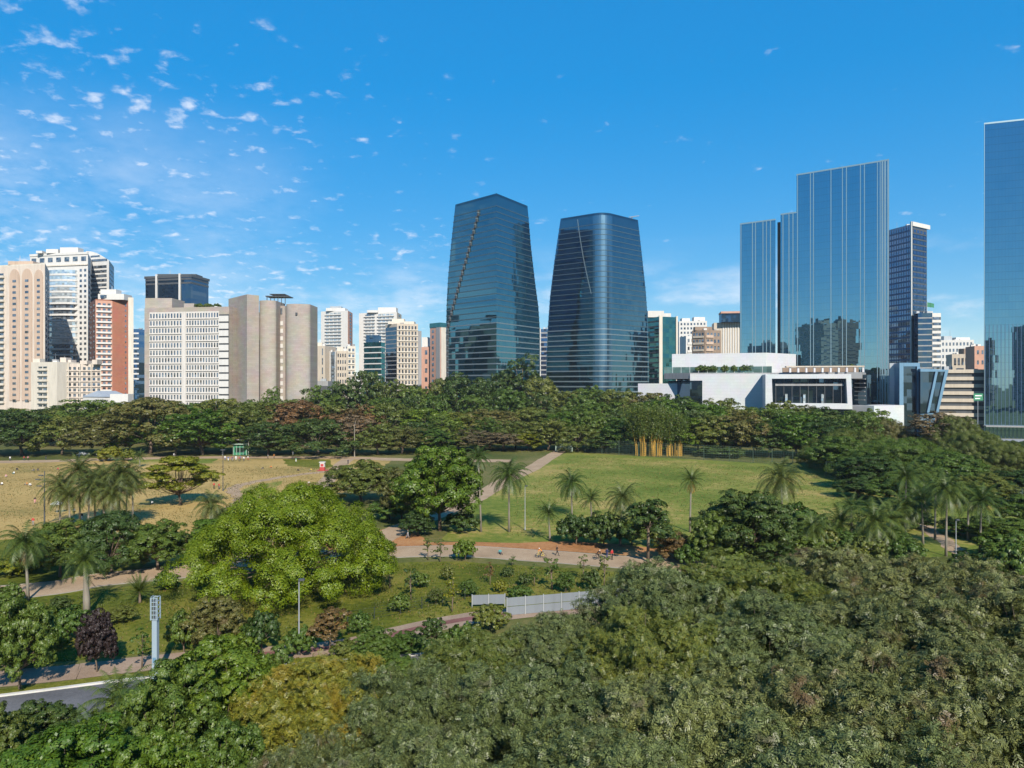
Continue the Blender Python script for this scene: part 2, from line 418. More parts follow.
# bank between the park path and the cycle path
patch('grass_bank', [(-190,66), G(0,602), G(98,589), G(190,581), (-33,108), G(440,561), G(540,566), G(620,572), G(700,577), (55,98), (90,103), (45,98.5), G(600,603), G(490,611), G(420,621), G(330,640), G(178,652), G(0,668), (-120,52)], .014, M['lush'], .5, seed=12)
patch('soil', [G(395,545), G(430,542), G(480,541.5), G(520,543), G(560,541), G(620,545), G(690,553), G(705,560), G(620,556), G(540,550), G(440,545.5)], .018, M['soil'], .7, seed=13)
patch('soil', [G(330,540), G(395,527), G(420,528), G(425,546), G(330,552)], .02, M['soil'], .9, seed=14)
# paths
ribbon('park_path', PARK, -3.7, 3.7, .03, M['path'], .0)
for s_ in (-1, 1): ribbon('path_kerb', PARK, s_*3.7, s_*3.92, .07, M['pathkerb'], .0, thick=.07)
ribbon('promenade', PROM, -4.5, 4.5, .03, M['path'], .3)
ribbon('park_path', [G(562,450), G(545,460), G(531,469), G(505,481), G(478,497), (-14,160), (-22,138), (-25,121)], -2.7, 2.7, .034, M['path'], .12, seed=4)
ribbon('park_path', [G(350,457), G(340,466), G(328,480), G(316,497), G(296,520), (-45,122), (-44,114)], -2.4, 2.4, .036, M['path'], .12, seed=5)
ribbon('dirt_path', [G(330,471), G(298,475), G(262,480.5), G(238,486), G(233,491), G(240,497), G(240,502), G(232,508), G(215,516)], -1.7, 1.7, .032, M['path'], .35, seed=6)
ribbon('dirt_path', [G(905,515), G(921,525), G(945,541), G(968,558), (75,104)], -1.4, 1.4, .032, M['path'], .25, seed=7)
ribbon('cycle_path', BIKE, -2.1, 2.1, .03, M['cycle'], .05)
ribbon('cycle_lane', BIKE[3:], -.6, .6, .036, M['red'], .03)
# road with kerb and markings
ribbon('verge', ROAD, 0.3, 1.7, .10, M['lush'], .04)
ribbon('road', ROAD, -15, -.02, .004, M['asphalt'])
ribbon('kerb', ROAD, -.02, .36, .14, M['kerb'], thick=.2)
# ================================================================== buildings
M['white'] = paint('white_render', (0.544,0.528,0.496), .75, .06)
M['mallwhite'] = facing('white_cladding', (.50,.505,.51), (.475,.48,.485), (.40,.405,.41), 3.2, 1.6, .035, .55)
M['cream'] = paint('cream_render', (.55,.50,.42), .8, .10)
M['pink'] = paint('pink_render', (.45,.335,.255), .8, .10)
M['palepink'] = paint('pale_pink_render', (.53,.455,.385), .8, .10)
M['beige'] = paint('beige_render', (0.448,0.384,0.304), .8, .10)
M['brown'] = paint('brown_render', (0.240,0.176,0.128), .8, .12)
M['salmon'] = paint('salmon_render', (0.464,0.264,0.192), .8, .10)
M['grey'] = paint('grey_render', (0.264,0.264,0.264), .8, .12)
M['darkgrey'] = paint('dark_grey_metal', (.07,.075,.08), .5, .12)
M['steel'] = paint('galvanised_steel', (.42,.44,.45), .45, .1, metal=.4)
M['concrete'] = facing('board_marked_concrete', (.34,.30,.255), (.295,.26,.22), (.235,.205,.175), 3.0, 1.2, .03)
M['grid'] = paint('precast_frame', (0.528,0.496,0.456), .8, .08)
M['brick'] = facing('red_brick_facing', (.29,.105,.065), (.24,.085,.052), (.30,.19,.14), 1.2, .6, .03)
M['shadebrick'] = facing('shaded_brick_facing', (.17,.09,.07), (.14,.075,.06), (.16,.11,.09), 1.2, .6, .03, u=(0,1))  # the red brick darkened in colour, for the tower's side in shade
M['win'] = glass('window_glass', (.35,.42,.50), (.035,.04,.045), .35, .05, (2.1, 1.7), .12, vlo=.4, vhi=5.0)
M['palewin'] = glass('pale_window_glass', (.75,.82,.86), (.38,.42,.43), .45, .06, (2.0, 1.5), .10)
M['teal'] = glass('teal_glass', (.10,.30,.32), (.012,.055,.055), .5, .03, (3, 3.6), .05)
M['dkglass'] = glass('dark_glass', (.16,.26,.36), (.012,.018,.022), .55, .03, (3, 3.6), .05)
M['bluewin'] = glass('blue_window_glass', (.22,.36,.55), (.02,.03,.06), .5, .04, (2.4, 3.5), .08)
M['balglass'] = glass('pale_green_glass', (.30,.46,.44), (.10,.17,.155), .35, .05, (3, 3.6), .04)
M['green'] = paint('green_paint', (.045,.20,.11), .6, .1)
M['bluemetal'] = paint('blue_grey_metal', (.13,.24,.34), .45, .06, metal=.2)
M['roofing'] = paint('grey_roofing', (0.288,0.280,0.264), .9, .15, streak=False)

UNIT = {}
def unit_box(mat):
    "shared 1x1 pane box, front at y = -1"
    if mat.name not in UNIT:
        mb = MB(); mb.box(-.5, -1, -.5, .5, .3, .5); UNIT[mat.name] = mb.mesh('pane', [mat])
    return UNIT[mat.name]
def plan3(pL, YL, pC, YC, pR, YR):
    a, c, b = Vector((X(pL,YL),YL)), Vector((X(pC,YC),YC)), Vector((X(pR,YR),YR))
    return [a, c, b, a+b-c]
def plan2(pL, YL, pR, YR, depth):
    a, b = Vector((X(pL,YL),YL)), Vector((X(pR,YR),YR)); t = (b-a).normalized(); n = Vector((-t.y, t.x))
    return [a, b, b+n*depth, a+n*depth]

class Building:
    def __init__(s, name, label, plan, group=None, cat='building'):
        c = sum(plan, Vector((0,0)))/len(plan)
        s.root = empty(name, (c.x, c.y, 0), label, cat, group); s.w = {}; s.plan = plan
    def body(s, part, plan, z0, z1, mat, label=None):
        if part in ('wall','glazing'): s.top = max(getattr(s, 'top', 0), z1)
        mb = MB(); mb.prism([(p.x, p.y) for p in plan], z0, z1); o = mb.build(part, mat, s.root)
        if label: o['label'] = label
        return o
    @staticmethod
    def frame(A, B):
        t = (B-A).normalized(); n = Vector((t.y, -t.x)); mid = (A+B)/2
        if n.dot(mid) > 0: n = -n
        return t, n
    def grid(s, A, B, z0, z1, cols, rows, wf=.55, hf=.55, mat='win', part='window', out=.06, skip=None, a0=0., a1=1.):
        "rows x cols of panes on the face A-B between the fractions a0..a1"
        t, n = s.frame(A, B); LN = (B-A).length
        A2 = A + t*LN*a0; ln = LN*(a1-a0); cw = ln/cols; rh = (z1-z0)/rows
        for r in range(rows):
            for c in range(cols):
                if skip and skip(c, r): continue
                p = A2 + t*(c+.5)*cw
                s.w.setdefault((part, mat), []).append((p.x, p.y, z0+(r+.5)*rh, cw*wf, rh*hf, t, n, out))
    def strip(s, A, B, z0, z1, part, mat, a0=0., a1=1., out=.6, inn=.2):
        "one solid piece standing out from the face A-B"
        t, n = s.frame(A, B); LN = (B-A).length
        p, q = A+t*LN*a0, A+t*LN*a1
        pl = [p-n*inn, q-n*inn, q+n*out, p+n*out]
        if (pl[1]-pl[0]).cross(pl[2]-pl[0]) < 0: pl.reverse()
        mb = MB(); mb.prism([(v.x, v.y) for v in pl], z0, z1)
        return mb.build(part, M[mat] if isinstance(mat, str) else mat, s.root)
    def floors(s, A, B, z0, z1, n, part, mat, a0=0., a1=1., out=1.2, hf=.32, at=0.):
        h = (z1-z0)/n
        for k in range(n): s.strip(A, B, z0+h*(k+at), z0+h*(k+at+hf), part, mat, a0, a1, out)
    def box(s, part, pl, pr, Y, depth, z0, z1, mat):
        return s.body(part, plan2(pl, Y, pr, Y, depth), z0, z1, M[mat])
    def mast(s, px, Y, z0, z1, r=.25, part='antenna', mat='steel'):
        mb = MB(); mb.tube([(X(px,Y),Y,z0),(X(px,Y),Y,z1)], [r, r*.5], 6); return mb.build(part, M[mat], s.root)
    def clutter(s):
        c = sum(s.plan, Vector((0,0)))/len(s.plan); rr = random.Random(s.root['label'])
        for k in range(rr.randint(3, 6)):
            e = s.plan[rr.randrange(len(s.plan))]; f = s.plan[rr.randrange(len(s.plan))]; q = c.lerp(e, rr.uniform(.1,.7)).lerp(f, rr.uniform(0,.25)); z = s.top+.006
            if k < 4:
                mb = MB(); w, d, h = rr.uniform(.7,1.8), rr.uniform(.7,1.6), rr.uniform(.9,2.6); mb.box(q.x-w, q.y-d, z, q.x+w, q.y+d, z+h); mb.build('roof_unit', M[rr.choice(('steel','white','grey'))], s.root)
            else:
                mb = MB(); h = rr.uniform(3,7); mb.tube([(q.x,q.y,z),(q.x,q.y,z+h)], [.12,.05], 5); mb.build('antenna', M['steel'], s.root)
    def finish(s, most=100):
        if s.root.name.split('.')[0] not in ('plaza_wall','house'): s.clutter()
        ox, oy, _ = s.root.location
        for (part, mat), lst in s.w.items():
            lst.sort(key=lambda w: -(w[3]*w[4])/(w[0]**2+w[1]**2) - w[2]*1e-9)
            me = unit_box(M[mat])
            for w in lst[:most]:
                o = bpy.data.objects.new(part, me); link(o, s.root)
                x, y, z, ww, hh, t, n, out = w
                # local +x along t; local -y must point along n
                tt = t if Vector((t.y, -t.x)).dot(n) > 0 else -t
                o.location = (x-ox, y-oy, z); o.rotation_euler = (0, 0, math.atan2(tt.y, tt.x)); o.scale = (ww, out, hh)
            if lst[most:]:
                mb = MB()
                for x, y, z, ww, hh, t, n, out in lst[most:]:
                    c = Vector((x, y)) + n*out*.35
                    mb.obox((c.x, c.y), (t.x, t.y), ww/2, out*.65, z-hh/2, z+hh/2)
                tag(mb.build(part, M[mat], s.root), kind='stuff')

def b_pink():
    Y = 520; pl = plan3(-70, 540, 45, 515, 49.5, 556); zt = Z(264.5, 515)
    b = Building('apartment_tower', 'tall pale pink tower with three arched bays of windows at the left edge', pl)
    A, C, B, D = pl
    b.body('wall', pl, 0, zt, M['palepink']); b.body('parapet', [p for p in pl], zt+.003, zt+1.0, M['cream'])
    H0 = 16
    for a0, a1 in ((.705,.79), (.81,.895), (.915,.985)):
        t, n = b.frame(A, C); LN = (C-A).length
        x0, x1 = LN*a0, LN*a1; cx, rr = (x0+x1)/2, (x1-x0)/2
        prof = [(x0, H0), (x1, H0)] + [(cx+rr*math.cos(k*math.pi/10), zt-9+rr*1.5*math.sin(k*math.pi/10)) for k in range(11)]
        mb = MB(); f = [(A.x+t.x*x+n.x*.5, A.y+t.y*x+n.y*.5, z) for x, z in prof]; k = [(A.x+t.x*x, A.y+t.y*x, z) for x, z in prof]
        mb.face(f)
        for i in range(len(f)): j = (i+1) % len(f); mb.face([f[j], f[i], k[i], k[j]])
        mb.build('bay', M['pink'], b.root)
        b.grid(A, C, 14, zt-9, 1, 22, .35, .42, 'win', out=.62, a0=a0, a1=a1)
    b.floors(A, C, 14, zt-4, 22, 'balcony', 'cream', .40, .66, 1.6, .36)
    b.grid(A, C, 14, zt-4, 3, 22, .8, .55, 'win', out=.1, a0=.40, a1=.66)
    b.grid(C, B, 14, zt-6, 2, 22, .5, .5, 'win')
    b.box('roof_house', 8, 33, 522, 9, zt+1.003, zt+3.6, 'pink'); b.mast(20, 524, zt+3.6, zt+8)
    b.finish()
def b_white_bow():
    pl = plan3(30, 612, 88, 600, 92, 640); A, C, B, D = pl; zt = Z(253, 600)
    b = Building('apartment_tower', 'tall cream tower with bowed glass balconies and an arcaded crown behind the pink tower', pl)
    b.body('wall', pl, 0, zt, M['white'])
    b.strip(A, C, zt-.9, zt+1.0, 'cornice', 'white', 0, 1.0, .5, .5)
    b.grid(A, C, zt-7.4, zt-1.6, 7, 1, .55, .62, 'win', out=.3)
    b.strip(A, C, zt-10, zt-9, 'cornice', 'cream', 0, 1, .8)
    b.grid(A, C, 20, zt-12, 3, 24, .45, .5, 'win', a0=.02, a1=.28); b.grid(A, C, 20, zt-12, 2, 24, .5, .5, 'win', a0=.84, a1=.99)
    b.grid(C, B, 20, zt-12, 2, 24, .5, .5, 'win')
    t, n = b.frame(A, C); LN = (C-A).length
    def bow(part, z0, z1, mat, o=0.0):
        cx, rr = LN*.555, LN*.27+o
        pts = [A + t*(cx+rr*math.cos(k*math.pi/12)) + n*(rr*.42*math.sin(k*math.pi/12)+.05) for k in range(13)]
        if sum(p.cross(q) for p, q in zip(pts, pts[1:]+pts[:1])) < 0: pts.reverse()
        b.body(part, pts, z0, z1, M[mat])
    zz = [Z(p, 600) for p in (275, 287, 299, 311, 319, 327, 337, 347, 357)]
    top = zt-14; n_f = 22; h = (top-18)/n_f
    for k in range(n_f):
        z0 = 18+k*h; pale = k > 15 or 8 < k < 13
        bow('bay_window' if pale else 'balcony_recess', z0+h*.34, z0+h*.97, 'palewin' if pale else 'win', -.4 if pale else -3)
        bow('balcony', z0, z0+h*.33, 'white', .1)
    for k, (px, w) in enumerate(((36, 3), (46, 6), (60, 9))): b.box('roof_house', px, px+w*2, 606, 8, zt+1.003, zt+3.0+(k)*1.4, 'white')
    b.finish()
    # slim glass tower beside it
    pl = plan3(86, 640, 109, 632, 114, 668); A, C, B, D = pl; zt = Z(262, 632)
    b = Building('office_tower', 'slim white and dark glass tower with a curved roof above the red brick tower', pl)
    b.body('wall', pl, 0, zt, M['white'])
    b.floors(A, C, 30, zt-1, 26, 'window_band', 'win', .22, .9, .12, .62); b.floors(C, B, 30, zt-1, 26, 'window_band', 'win', .05, .92, .12, .62)
    t, n = b.frame(A, C); LN = (C-A).length
    prof = [(0, 0), (LN, 0), (LN, 1.5)] + [(LN*(1-k/8), 1.5+9.5*math.sin((k/8)*math.pi*.5)) for k in range(1, 9)]
    mb = MB(); f = [(A.x+t.x*x, A.y+t.y*x, zt+.003+z) for x, z in prof]; k = [(p[0]+(B-C).x, p[1]+(B-C).y, p[2]) for p in f]
    mb.face(f); mb.face(list(reversed(k)))
    for i in range(len(f)): j = (i+1) % len(f); mb.face([f[j], f[i], k[i], k[j]])
    mb.build('roof', M['white'], b.root)
    b.strip(A, C, zt+1.0, zt+3.2, 'window_band', 'win', .25, .92, .12); b.strip(A, C, zt+5.0, zt+6.6, 'window_band', 'win', .2, .6, .12)
    b.finish()
def b_brick():
    pl = plan3(89.5, 590, 95.5, 560, 133.5, 572); A, C, B, D = pl; zt = Z(299, 560)
    b = Building('apartment_tower', 'red brick apartment tower with white balconies and a white stepped top', pl)
    b.body('wall', pl, 0, zt, M['brick']); b.strip(A, C, 0, zt-.1, 'side_wall', 'shadebrick', 0, 1, .05)  # left face: its shade is painted on as darker brick
    b.strip(C, B, 8, zt-1, 'brick_panel', 'salmon', 0, .44, .12)
    b.strip(C, B, 8, zt+2.5, 'white_panel', 'cream', .86, 1.0, .3)
    b.floors(C, B, 10, zt-2, 20, 'balcony', 'white', .02, .42, 1.3, .34)
    b.grid(C, B, 10, zt-2, 3, 20, .62, .5, 'win', out=.2, a0=.03, a1=.42)
    b.grid(C, B, 10, zt-2, 1, 20, .35, .4, 'win', out=.1, a0=.74, a1=.84)
    b.grid(A, C, 10, zt-2, 2, 20, .4, .4, 'win', out=.1)
    b.box('penthouse', 98, 124, 564, 12, zt+.003, Z(293.5, 562), 'white'); b.box('penthouse', 100.5, 116, 567, 8, Z(293.5, 562)+.003, Z(288.5, 562), 'white')
    b.strip(C, B, zt+1.2, zt+3.6, 'window_band', 'win', .12, .72, -.6, .9)
    b.mast(112, 568, Z(288.5,562), Z(285, 562)); b.finish()
def b_cream():
    pl = plan2(31, 478, 57, 470, 16); A, B = pl[0], pl[1]; zt = Z(362, 472)
    b = Building('apartment_block', 'low cream block with a gridded wing, in front of the red brick tower', pl)
    b.body('wall', pl, 0, zt, M['cream'])
    b.floors(A, B, 8, zt-2, 9, 'balcony', 'cream', .28, .64, 1.1, .4); b.grid(A, B, 8, zt-2, 2, 9, .8, .5, 'win', out=.15, a0=.28, a1=.64)
    pl2 = plan2(57.3, 474, 101, 488, 16); A, B = pl2[0], pl2[1]; z2 = Z(364, 476)
    b.body('wing', pl2, 0, z2, M['palepink'])
    b.grid(A, B, 8, z2-1, 9, 9, .55, .52, 'win', out=.12); b.floors(A, B, 8, z2-1, 9, 'balcony', 'palepink', .02, .98, .7, .2)
    for x in (.0, .24, .5, .76, .985): b.strip(A, B, 0, z2+.8, 'pilaster', 'cream', x, x+.016, .9)
    for px, w, h in ((60, 6, 4.5), (68, 3, 3), (80, 7, 2.5), (92, 5, 3)): b.box('roof_house', px, px+w, 482, 6, z2+.003, z2+h, 'palepink')
    b.box('roof_house', 33, 40, 478, 5, zt+.003, zt+2.4, 'cream'); b.finish()
def b_house():
    pl = plan3(83, 436, 104, 428, 129, 440); A, C, B, D = pl; zt = Z(397, 428)
    b = Building('house', 'small white two storey house with a pale roof below the red brick tower', pl, cat='house')
    b.body('wall', pl, 0, zt, M['white']); b.grid(A, C, zt-8, zt-2.2, 3, 1, .4, .5, 'win'); b.grid(C, B, zt-8, zt-2.2, 3, 1, .4, .5, 'win')
    c = sum(pl, Vector((0,0)))/4; mb = MB(); e = [c+(p-c)*1.06 for p in pl]; r0, r1 = e[0].lerp(e[1], .5), e[2].lerp(e[3], .5); r0 = r0.lerp(c, .3); r1 = r1.lerp(c, .3)
    zr = Z(391, 432)
    E = [(p.x, p.y, zt+.02) for p in e]; a, d = (r0.x, r0.y, zr), (r1.x, r1.y, zr)
    mb.face([E[0], E[1], a]); mb.face([E[1], E[2], d, a]); mb.face([E[2], E[3], d]); mb.face([E[3], E[0], a, d]); mb.face(E[::-1])
    mb.build('roof', M['steel'], b.root)
    b.box('extension', 110, 128, 424, 6, 0, Z(394, 424), 'white'); b.finish()
def b_concrete():
    pl = plan2(144.5, 462, 229, 452, 40); A, B = pl[0], pl[1]; zt = Z(306.5, 452)
    b = Building('office_block', 'wide concrete office block with a white window grid and windowless concrete towers', pl)
    b.body('wall', pl, 0, zt, M['concrete'])
    zb, zu = Z(399, 452), Z(311, 452)
    for a0, a1, c in ((.065, .455, 11), (.50, .885, 12)):
        b.strip(A, B, zb-6, zu, 'frame_panel', 'grid', a0, a1, .35)
        b.grid(A, B, zb-6, zu, c, 13, .50, .60, 'win', out=.42, a0=a0, a1=a1)
        b.floors(A, B, zb-6, zu, 13, 'sunshade', 'grid', a0, a1, .9, .14, .0)
    b.strip(A, B, zb-6, zu, 'pillar', 'grid', .455, .50, .8)
    b.strip(A, B, zb-6, zu-2, 'pillar', 'darkgrey', .885, 1.0, .15); b.floors(A, B, zb-6, zu-2, 13, 'panel', 'white', .888, .998, .7, .78)
    b.box('parapet', 145, 172, 468, 18, zt+.003, Z(297, 462), 'concrete'); b.box('parapet', 184, 194, 470, 12, zt+.003, Z(302, 462), 'concrete')
    # windowless towers
    t1 = plan3(228.5, 470, 247, 446, 259, 452)
    o = b.body('concrete_tower', t1, 0, Z(294.5, 447), M['concrete'])
    def rnd_tower(pxl, pxr, Y, top, seg=18):
        xl, xr = X(pxl, Y), X(pxr, Y); r = (xr-xl)/2; cx = (xl+xr)/2
        pts = [Vector((cx+r*math.cos(math.pi+math.pi*k/seg), Y+2-r*.55*math.sin(math.pi*k/seg)+r*.5)) for k in range(seg+1)] + [Vector((xr, Y+22)), Vector((xl, Y+22))]
        b.body('concrete_tower', pts, 0, Z(top, Y), M['concrete']); return pts
    rnd_tower(257, 274, 452, 300); p3 = rnd_tower(283.5, 308, 448, 303.5)
    rec = plan2(272, 466, 285, 464, 18); b.body('stair_block', rec, 0, Z(306, 465), M['concrete'])
    b.floors(rec[0], rec[1], zb-6, Z(318, 465), 12, 'window_band', 'white', .15, .85, .3, .55); b.strip(rec[0], rec[1], Z(314.5, 465), Z(308, 465), 'opening', 'win', .1, .8, .15)
    mb = MB(); s = .9; xx, yy, zz = X(296, 446.2), 446.0-4.0, Z(313, 446)
    b.box('vent', 295.3, 297.2, 448.9, 3, Z(314.5, 446), Z(312, 446), 'darkgrey')
    # roof frame
    mb = MB(); Y = 470; zf = Z(297.5, Y)
    for k in range(6):
        a = X(269+k*3.6, Y); mb.box(a-.2, Y-4, Z(305,Y), a+.2, Y-3.6, zf)
    mb.box(X(268,Y), Y-5, zf, X(291,Y), Y+5, zf+.6); mb.box(X(272,Y), Y-5, zf+1.4, X(287,Y), Y+5, zf+1.8); mb.build('roof_frame', M['darkgrey'], b.root)
    b.finish()
def b_dark_top():
    pl = plan3(145.5, 652, 191, 640, 208.5, 668); A, C, B, D = pl; zt = Z(277, 640)
    b = Building('office_tower', 'dark glass cube top with two white posts rising behind the concrete office block', pl)
    b.body('glazing', pl, 0, zt, M['dkglass'])
    for za in (Z(283.5,640), Z(279.5, 640)): b.strip(A, C, za, za+1.6, 'floor_band', 'darkgrey', 0, 1, .3); b.strip(C, B, za, za+1.6, 'floor_band', 'darkgrey', 0, 1, .3)
    for a in (.235, .745): b.strip(A, C, 30, Z(273, 640), 'post', 'white', a, a+.035, 1.0)
    c = sum(pl, Vector((0,0)))/4; b.body('roof', [c+(p-c)*1.04 for p in pl], zt+.003, zt+2.2, M['darkgrey'])
    b.box('plant_room', 157, 196, 650, 14, zt+2.21, zt+4.2, 'darkgrey'); b.mast(170, 655, zt+4, zt+9)
    b.finish()
def b_slivers():
    for pa, pb, Y, top, mat, lab in ((132, 139, 820, 329, 'bluewin', 'narrow blue grey tower seen between the brick tower and the concrete block'), (139.5, 146, 860, 333, 'grey', 'narrow grey tower touching the left edge of the concrete block')):
        pl = plan2(pa, Y, pb, Y, 20); b = Building('office_tower', lab, pl); zt = Z(top, Y)
        b.body('wall', pl, 0, zt, M[mat]); b.floors(pl[0], pl[1], 10, zt, 14, 'floor_band', 'white' if mat != 'grey' else 'win', .02, .98, .3, .3); b.finish()
def simple(name, label, pl, zt, wall, faces, roof=(), z0=10, cat='building', slabs=None):
    "faces: (edge index, cols, rows, wf, hf, mat, a0, a1)"
    b = Building(name, label, pl, cat=cat); b.body('wall', pl, 0, zt, M[wall])
    for (e, c, r, wf, hf, mat, a0, a1) in faces: b.grid(pl[e], pl[e+1], z0, zt-1, c, r, wf, hf, mat, out=.12, a0=a0, a1=a1)
    if slabs:
        for (e, n, a0, a1, mat, out, hf) in slabs: b.floors(pl[e], pl[e+1], z0, zt-1, n, 'balcony', mat, a0, a1, out, hf)
    for (pa, pb, Y, dep, h0, h1, mat) in roof: b.box('roof_house', pa, pb, Y, dep, zt+h0+.003, zt+h1, mat)
    return b
def b_mid_left():
    # white twin towers
    pl = plan3(321, 812, 348, 800, 352.5, 830); zt = Z(310.5, 800)
    b = simple('apartment_tower', 'white apartment tower with a central stack of grey balconies, right of the concrete block', pl, zt, 'white', [(0, 4, 24, .8, .5, 'palewin', .17, .75), (1, 1, 24, .5, .5, 'win', .2, .8)], [(326, 345, 806, 14, 0, 3.4, 'white'), (330, 341, 808, 9, 3.41, 5.5, 'steel')], 20, slabs=[(0, 24, .16, .76, 'white', 1.3, .3)])
    b.strip(pl[1], pl[2], 0, zt-.1, 'side_wall', 'salmon', 0, 1, .05); b.finish()
    pl = plan3(359, 815, 397, 800, 401.5, 832); zt = Z(312, 800)
    b = simple('apartment_tower', 'wide white apartment tower with two balcony stacks behind the teal glass block', pl, zt, 'white', [(0, 3, 24, .8, .5, 'palewin', .15, .42), (0, 4, 24, .8, .5, 'palewin', .5, .92), (1, 1, 24, .5, .5, 'win', .2, .8)], [(367, 378, 806, 14, 0, 2.6, 'white'), (378, 396, 808, 14, 0, 6, 'white')], 20, slabs=[(0, 24, .14, .43, 'white', 1.3, .3), (0, 24, .49, .93, 'white', 1.3, .3)])
    b.strip(pl[1], pl[2], 0, zt-.1, 'side_wall', 'beige', 0, 1, .05); b.finish()
    pl = plan3(364, 700, 381, 690, 385, 705); zt = Z(342, 690)
    b = Building('office_block', 'teal glass office block with white floor lines in front of the wide white tower', pl)
    b.body('glazing', pl, 0, zt, M['teal']); b.floors(pl[0], pl[1], 10, zt, 11, 'floor_band', 'white', 0, 1, .3, .2); b.floors(pl[1], pl[2], 10, zt, 11, 'floor_band', 'white', 0, 1, .3, .2)
    b.box('upper_storey', 366, 379, 698, 12, zt+.003, Z(334.5, 690), 'dkglass'); b.finish()
    # beige group
    pl = plan2(308.5, 650, 325, 646, 20); zt = Z(346, 648)
    b = simple('office_block', 'beige low block with small windows touching the concrete tower', pl, zt, 'beige', [(0, 2, 9, .6, .45, 'win', .05, .42), (0, 1, 6, .3, .7, 'win', .75, .95)], [(309, 322, 655, 8, 0, 3.5, 'cream')]); b.finish()
    pl = plan2(325, 655, 336, 653, 20); zt = Z(352, 654)
    b = Building('office_block', 'narrow block of tall dark glass strips between white piers', pl); b.body('glazing', pl, 0, zt, M['win'])
    for a in (0, .46, .93): b.strip(pl[0], pl[1], 0, zt+.6, 'pier', 'white', a, a+.07, .9)
    b.finish()
    pl = plan2(336.5, 640, 347, 640, 18); zt = Z(351, 640)
    b = simple('apartment_block', 'beige block with four columns of windows right of the dark glass strips', pl, zt, 'beige', [(0, 4, 8, .5, .55, 'win', .05, .95)], [(337, 343, 645, 6, 0, 4, 'cream')]); b.finish()
    pl = plan2(347.2, 642, 355.5, 644, 18); zt = Z(346, 642)
    b = simple('apartment_block', 'slim cream block with stacked balconies beside the teal glass block', pl, zt, 'cream', [(0, 2, 10, .6, .5, 'win', .05, .95)], slabs=[(0, 10, .1, .9, 'cream', .8, .25)]); b.finish()
    pl = plan2(308.5, 520, 328, 520, 14); b = simple('service_building', 'low dark grey ribbed building at the foot of the round concrete tower', pl, Z(381, 520), 'grey', []); b.floors(pl[0], pl[1], 2, Z(381,520), 4, 'rib', 'darkgrey', 0, 1, .3, .5); b.finish()
    # beige and grey tower
    pl = plan3(385.5, 664, 397, 650, 418, 656); zt = Z(323.5, 650); A, C, B, D = pl
    b = simple('office_tower', 'beige grid tower with a grey glass side, left of the salmon block', pl, zt, 'beige', [(1, 6, 14, .52, .62, 'win', .04, .96)], [(388, 414, 656, 12, 0, 2.4, 'cream'), (392, 404, 658, 8, 2.41, 5, 'cream')], 12)
    b.strip(A, C, 6, zt-3, 'glazing', 'dkglass', .04, .98, .2); b.floors(A, C, 10, zt-3, 18, 'floor_band', 'grey', .04, .98, .3, .2)
    b.floors(C, B, 12, zt-1, 14, 'balcony', 'cream', 0, 1, .7, .18); 
    rb = plan2(418.2, 658, 421.5, 660, 18); b.body('side_wing', rb, 0, zt-6, M['grey']); b.finish()
    # salmon pair
    pl = plan2(421.5, 720, 430, 718, 20); zt = Z(347, 719)
    b = simple('apartment_block', 'low salmon block with a white sloped top left of the first glass tower', pl, zt, 'salmon', [(0, 1, 6, .4, .5, 'win', .2, .9)]); b.box('roof_house', 422, 429, 724, 8, zt+.003, Z(337, 720), 'white'); b.finish()
    pl = plan3(430, 712, 440, 700, 450, 712); zt = Z(327, 700); A, C, B, D = pl
    b = simple('apartment_tower', 'narrow grey and cream tower with a dark top touching the first glass tower', pl, zt, 'salmon', [(0, 1, 13, .5, .55, 'win', .1, .5)], [], 12)
    b.strip(A, C, 6, zt, 'pier', 'grey', .62, 1, .3); b.strip(C, B, 6, zt, 'pier', 'cream', .1, 1, .3)
    c = sum(pl, Vector((0,0)))/4; b.body('roof', [c+(p-c)*1.05 for p in pl], zt+.003, Z(322.5, 700), M['teal']); b.finish()
    # thin one between the towers
    pl = plan2(537, 760, 550, 756, 20); zt = Z(329, 758)
    b = Building('office_tower', 'pale teal tower filling the gap between the two tapered glass towers', pl); b.body('glazing', pl, 0, zt, M['bluewin'])
    b.floors(pl[0], pl[1], 8, zt, 16, 'floor_band', 'grey', 0, 1, .3, .3); b.strip(pl[0], pl[1], 0, zt+1, 'pier', 'white', .18, .3, .5); b.finish()
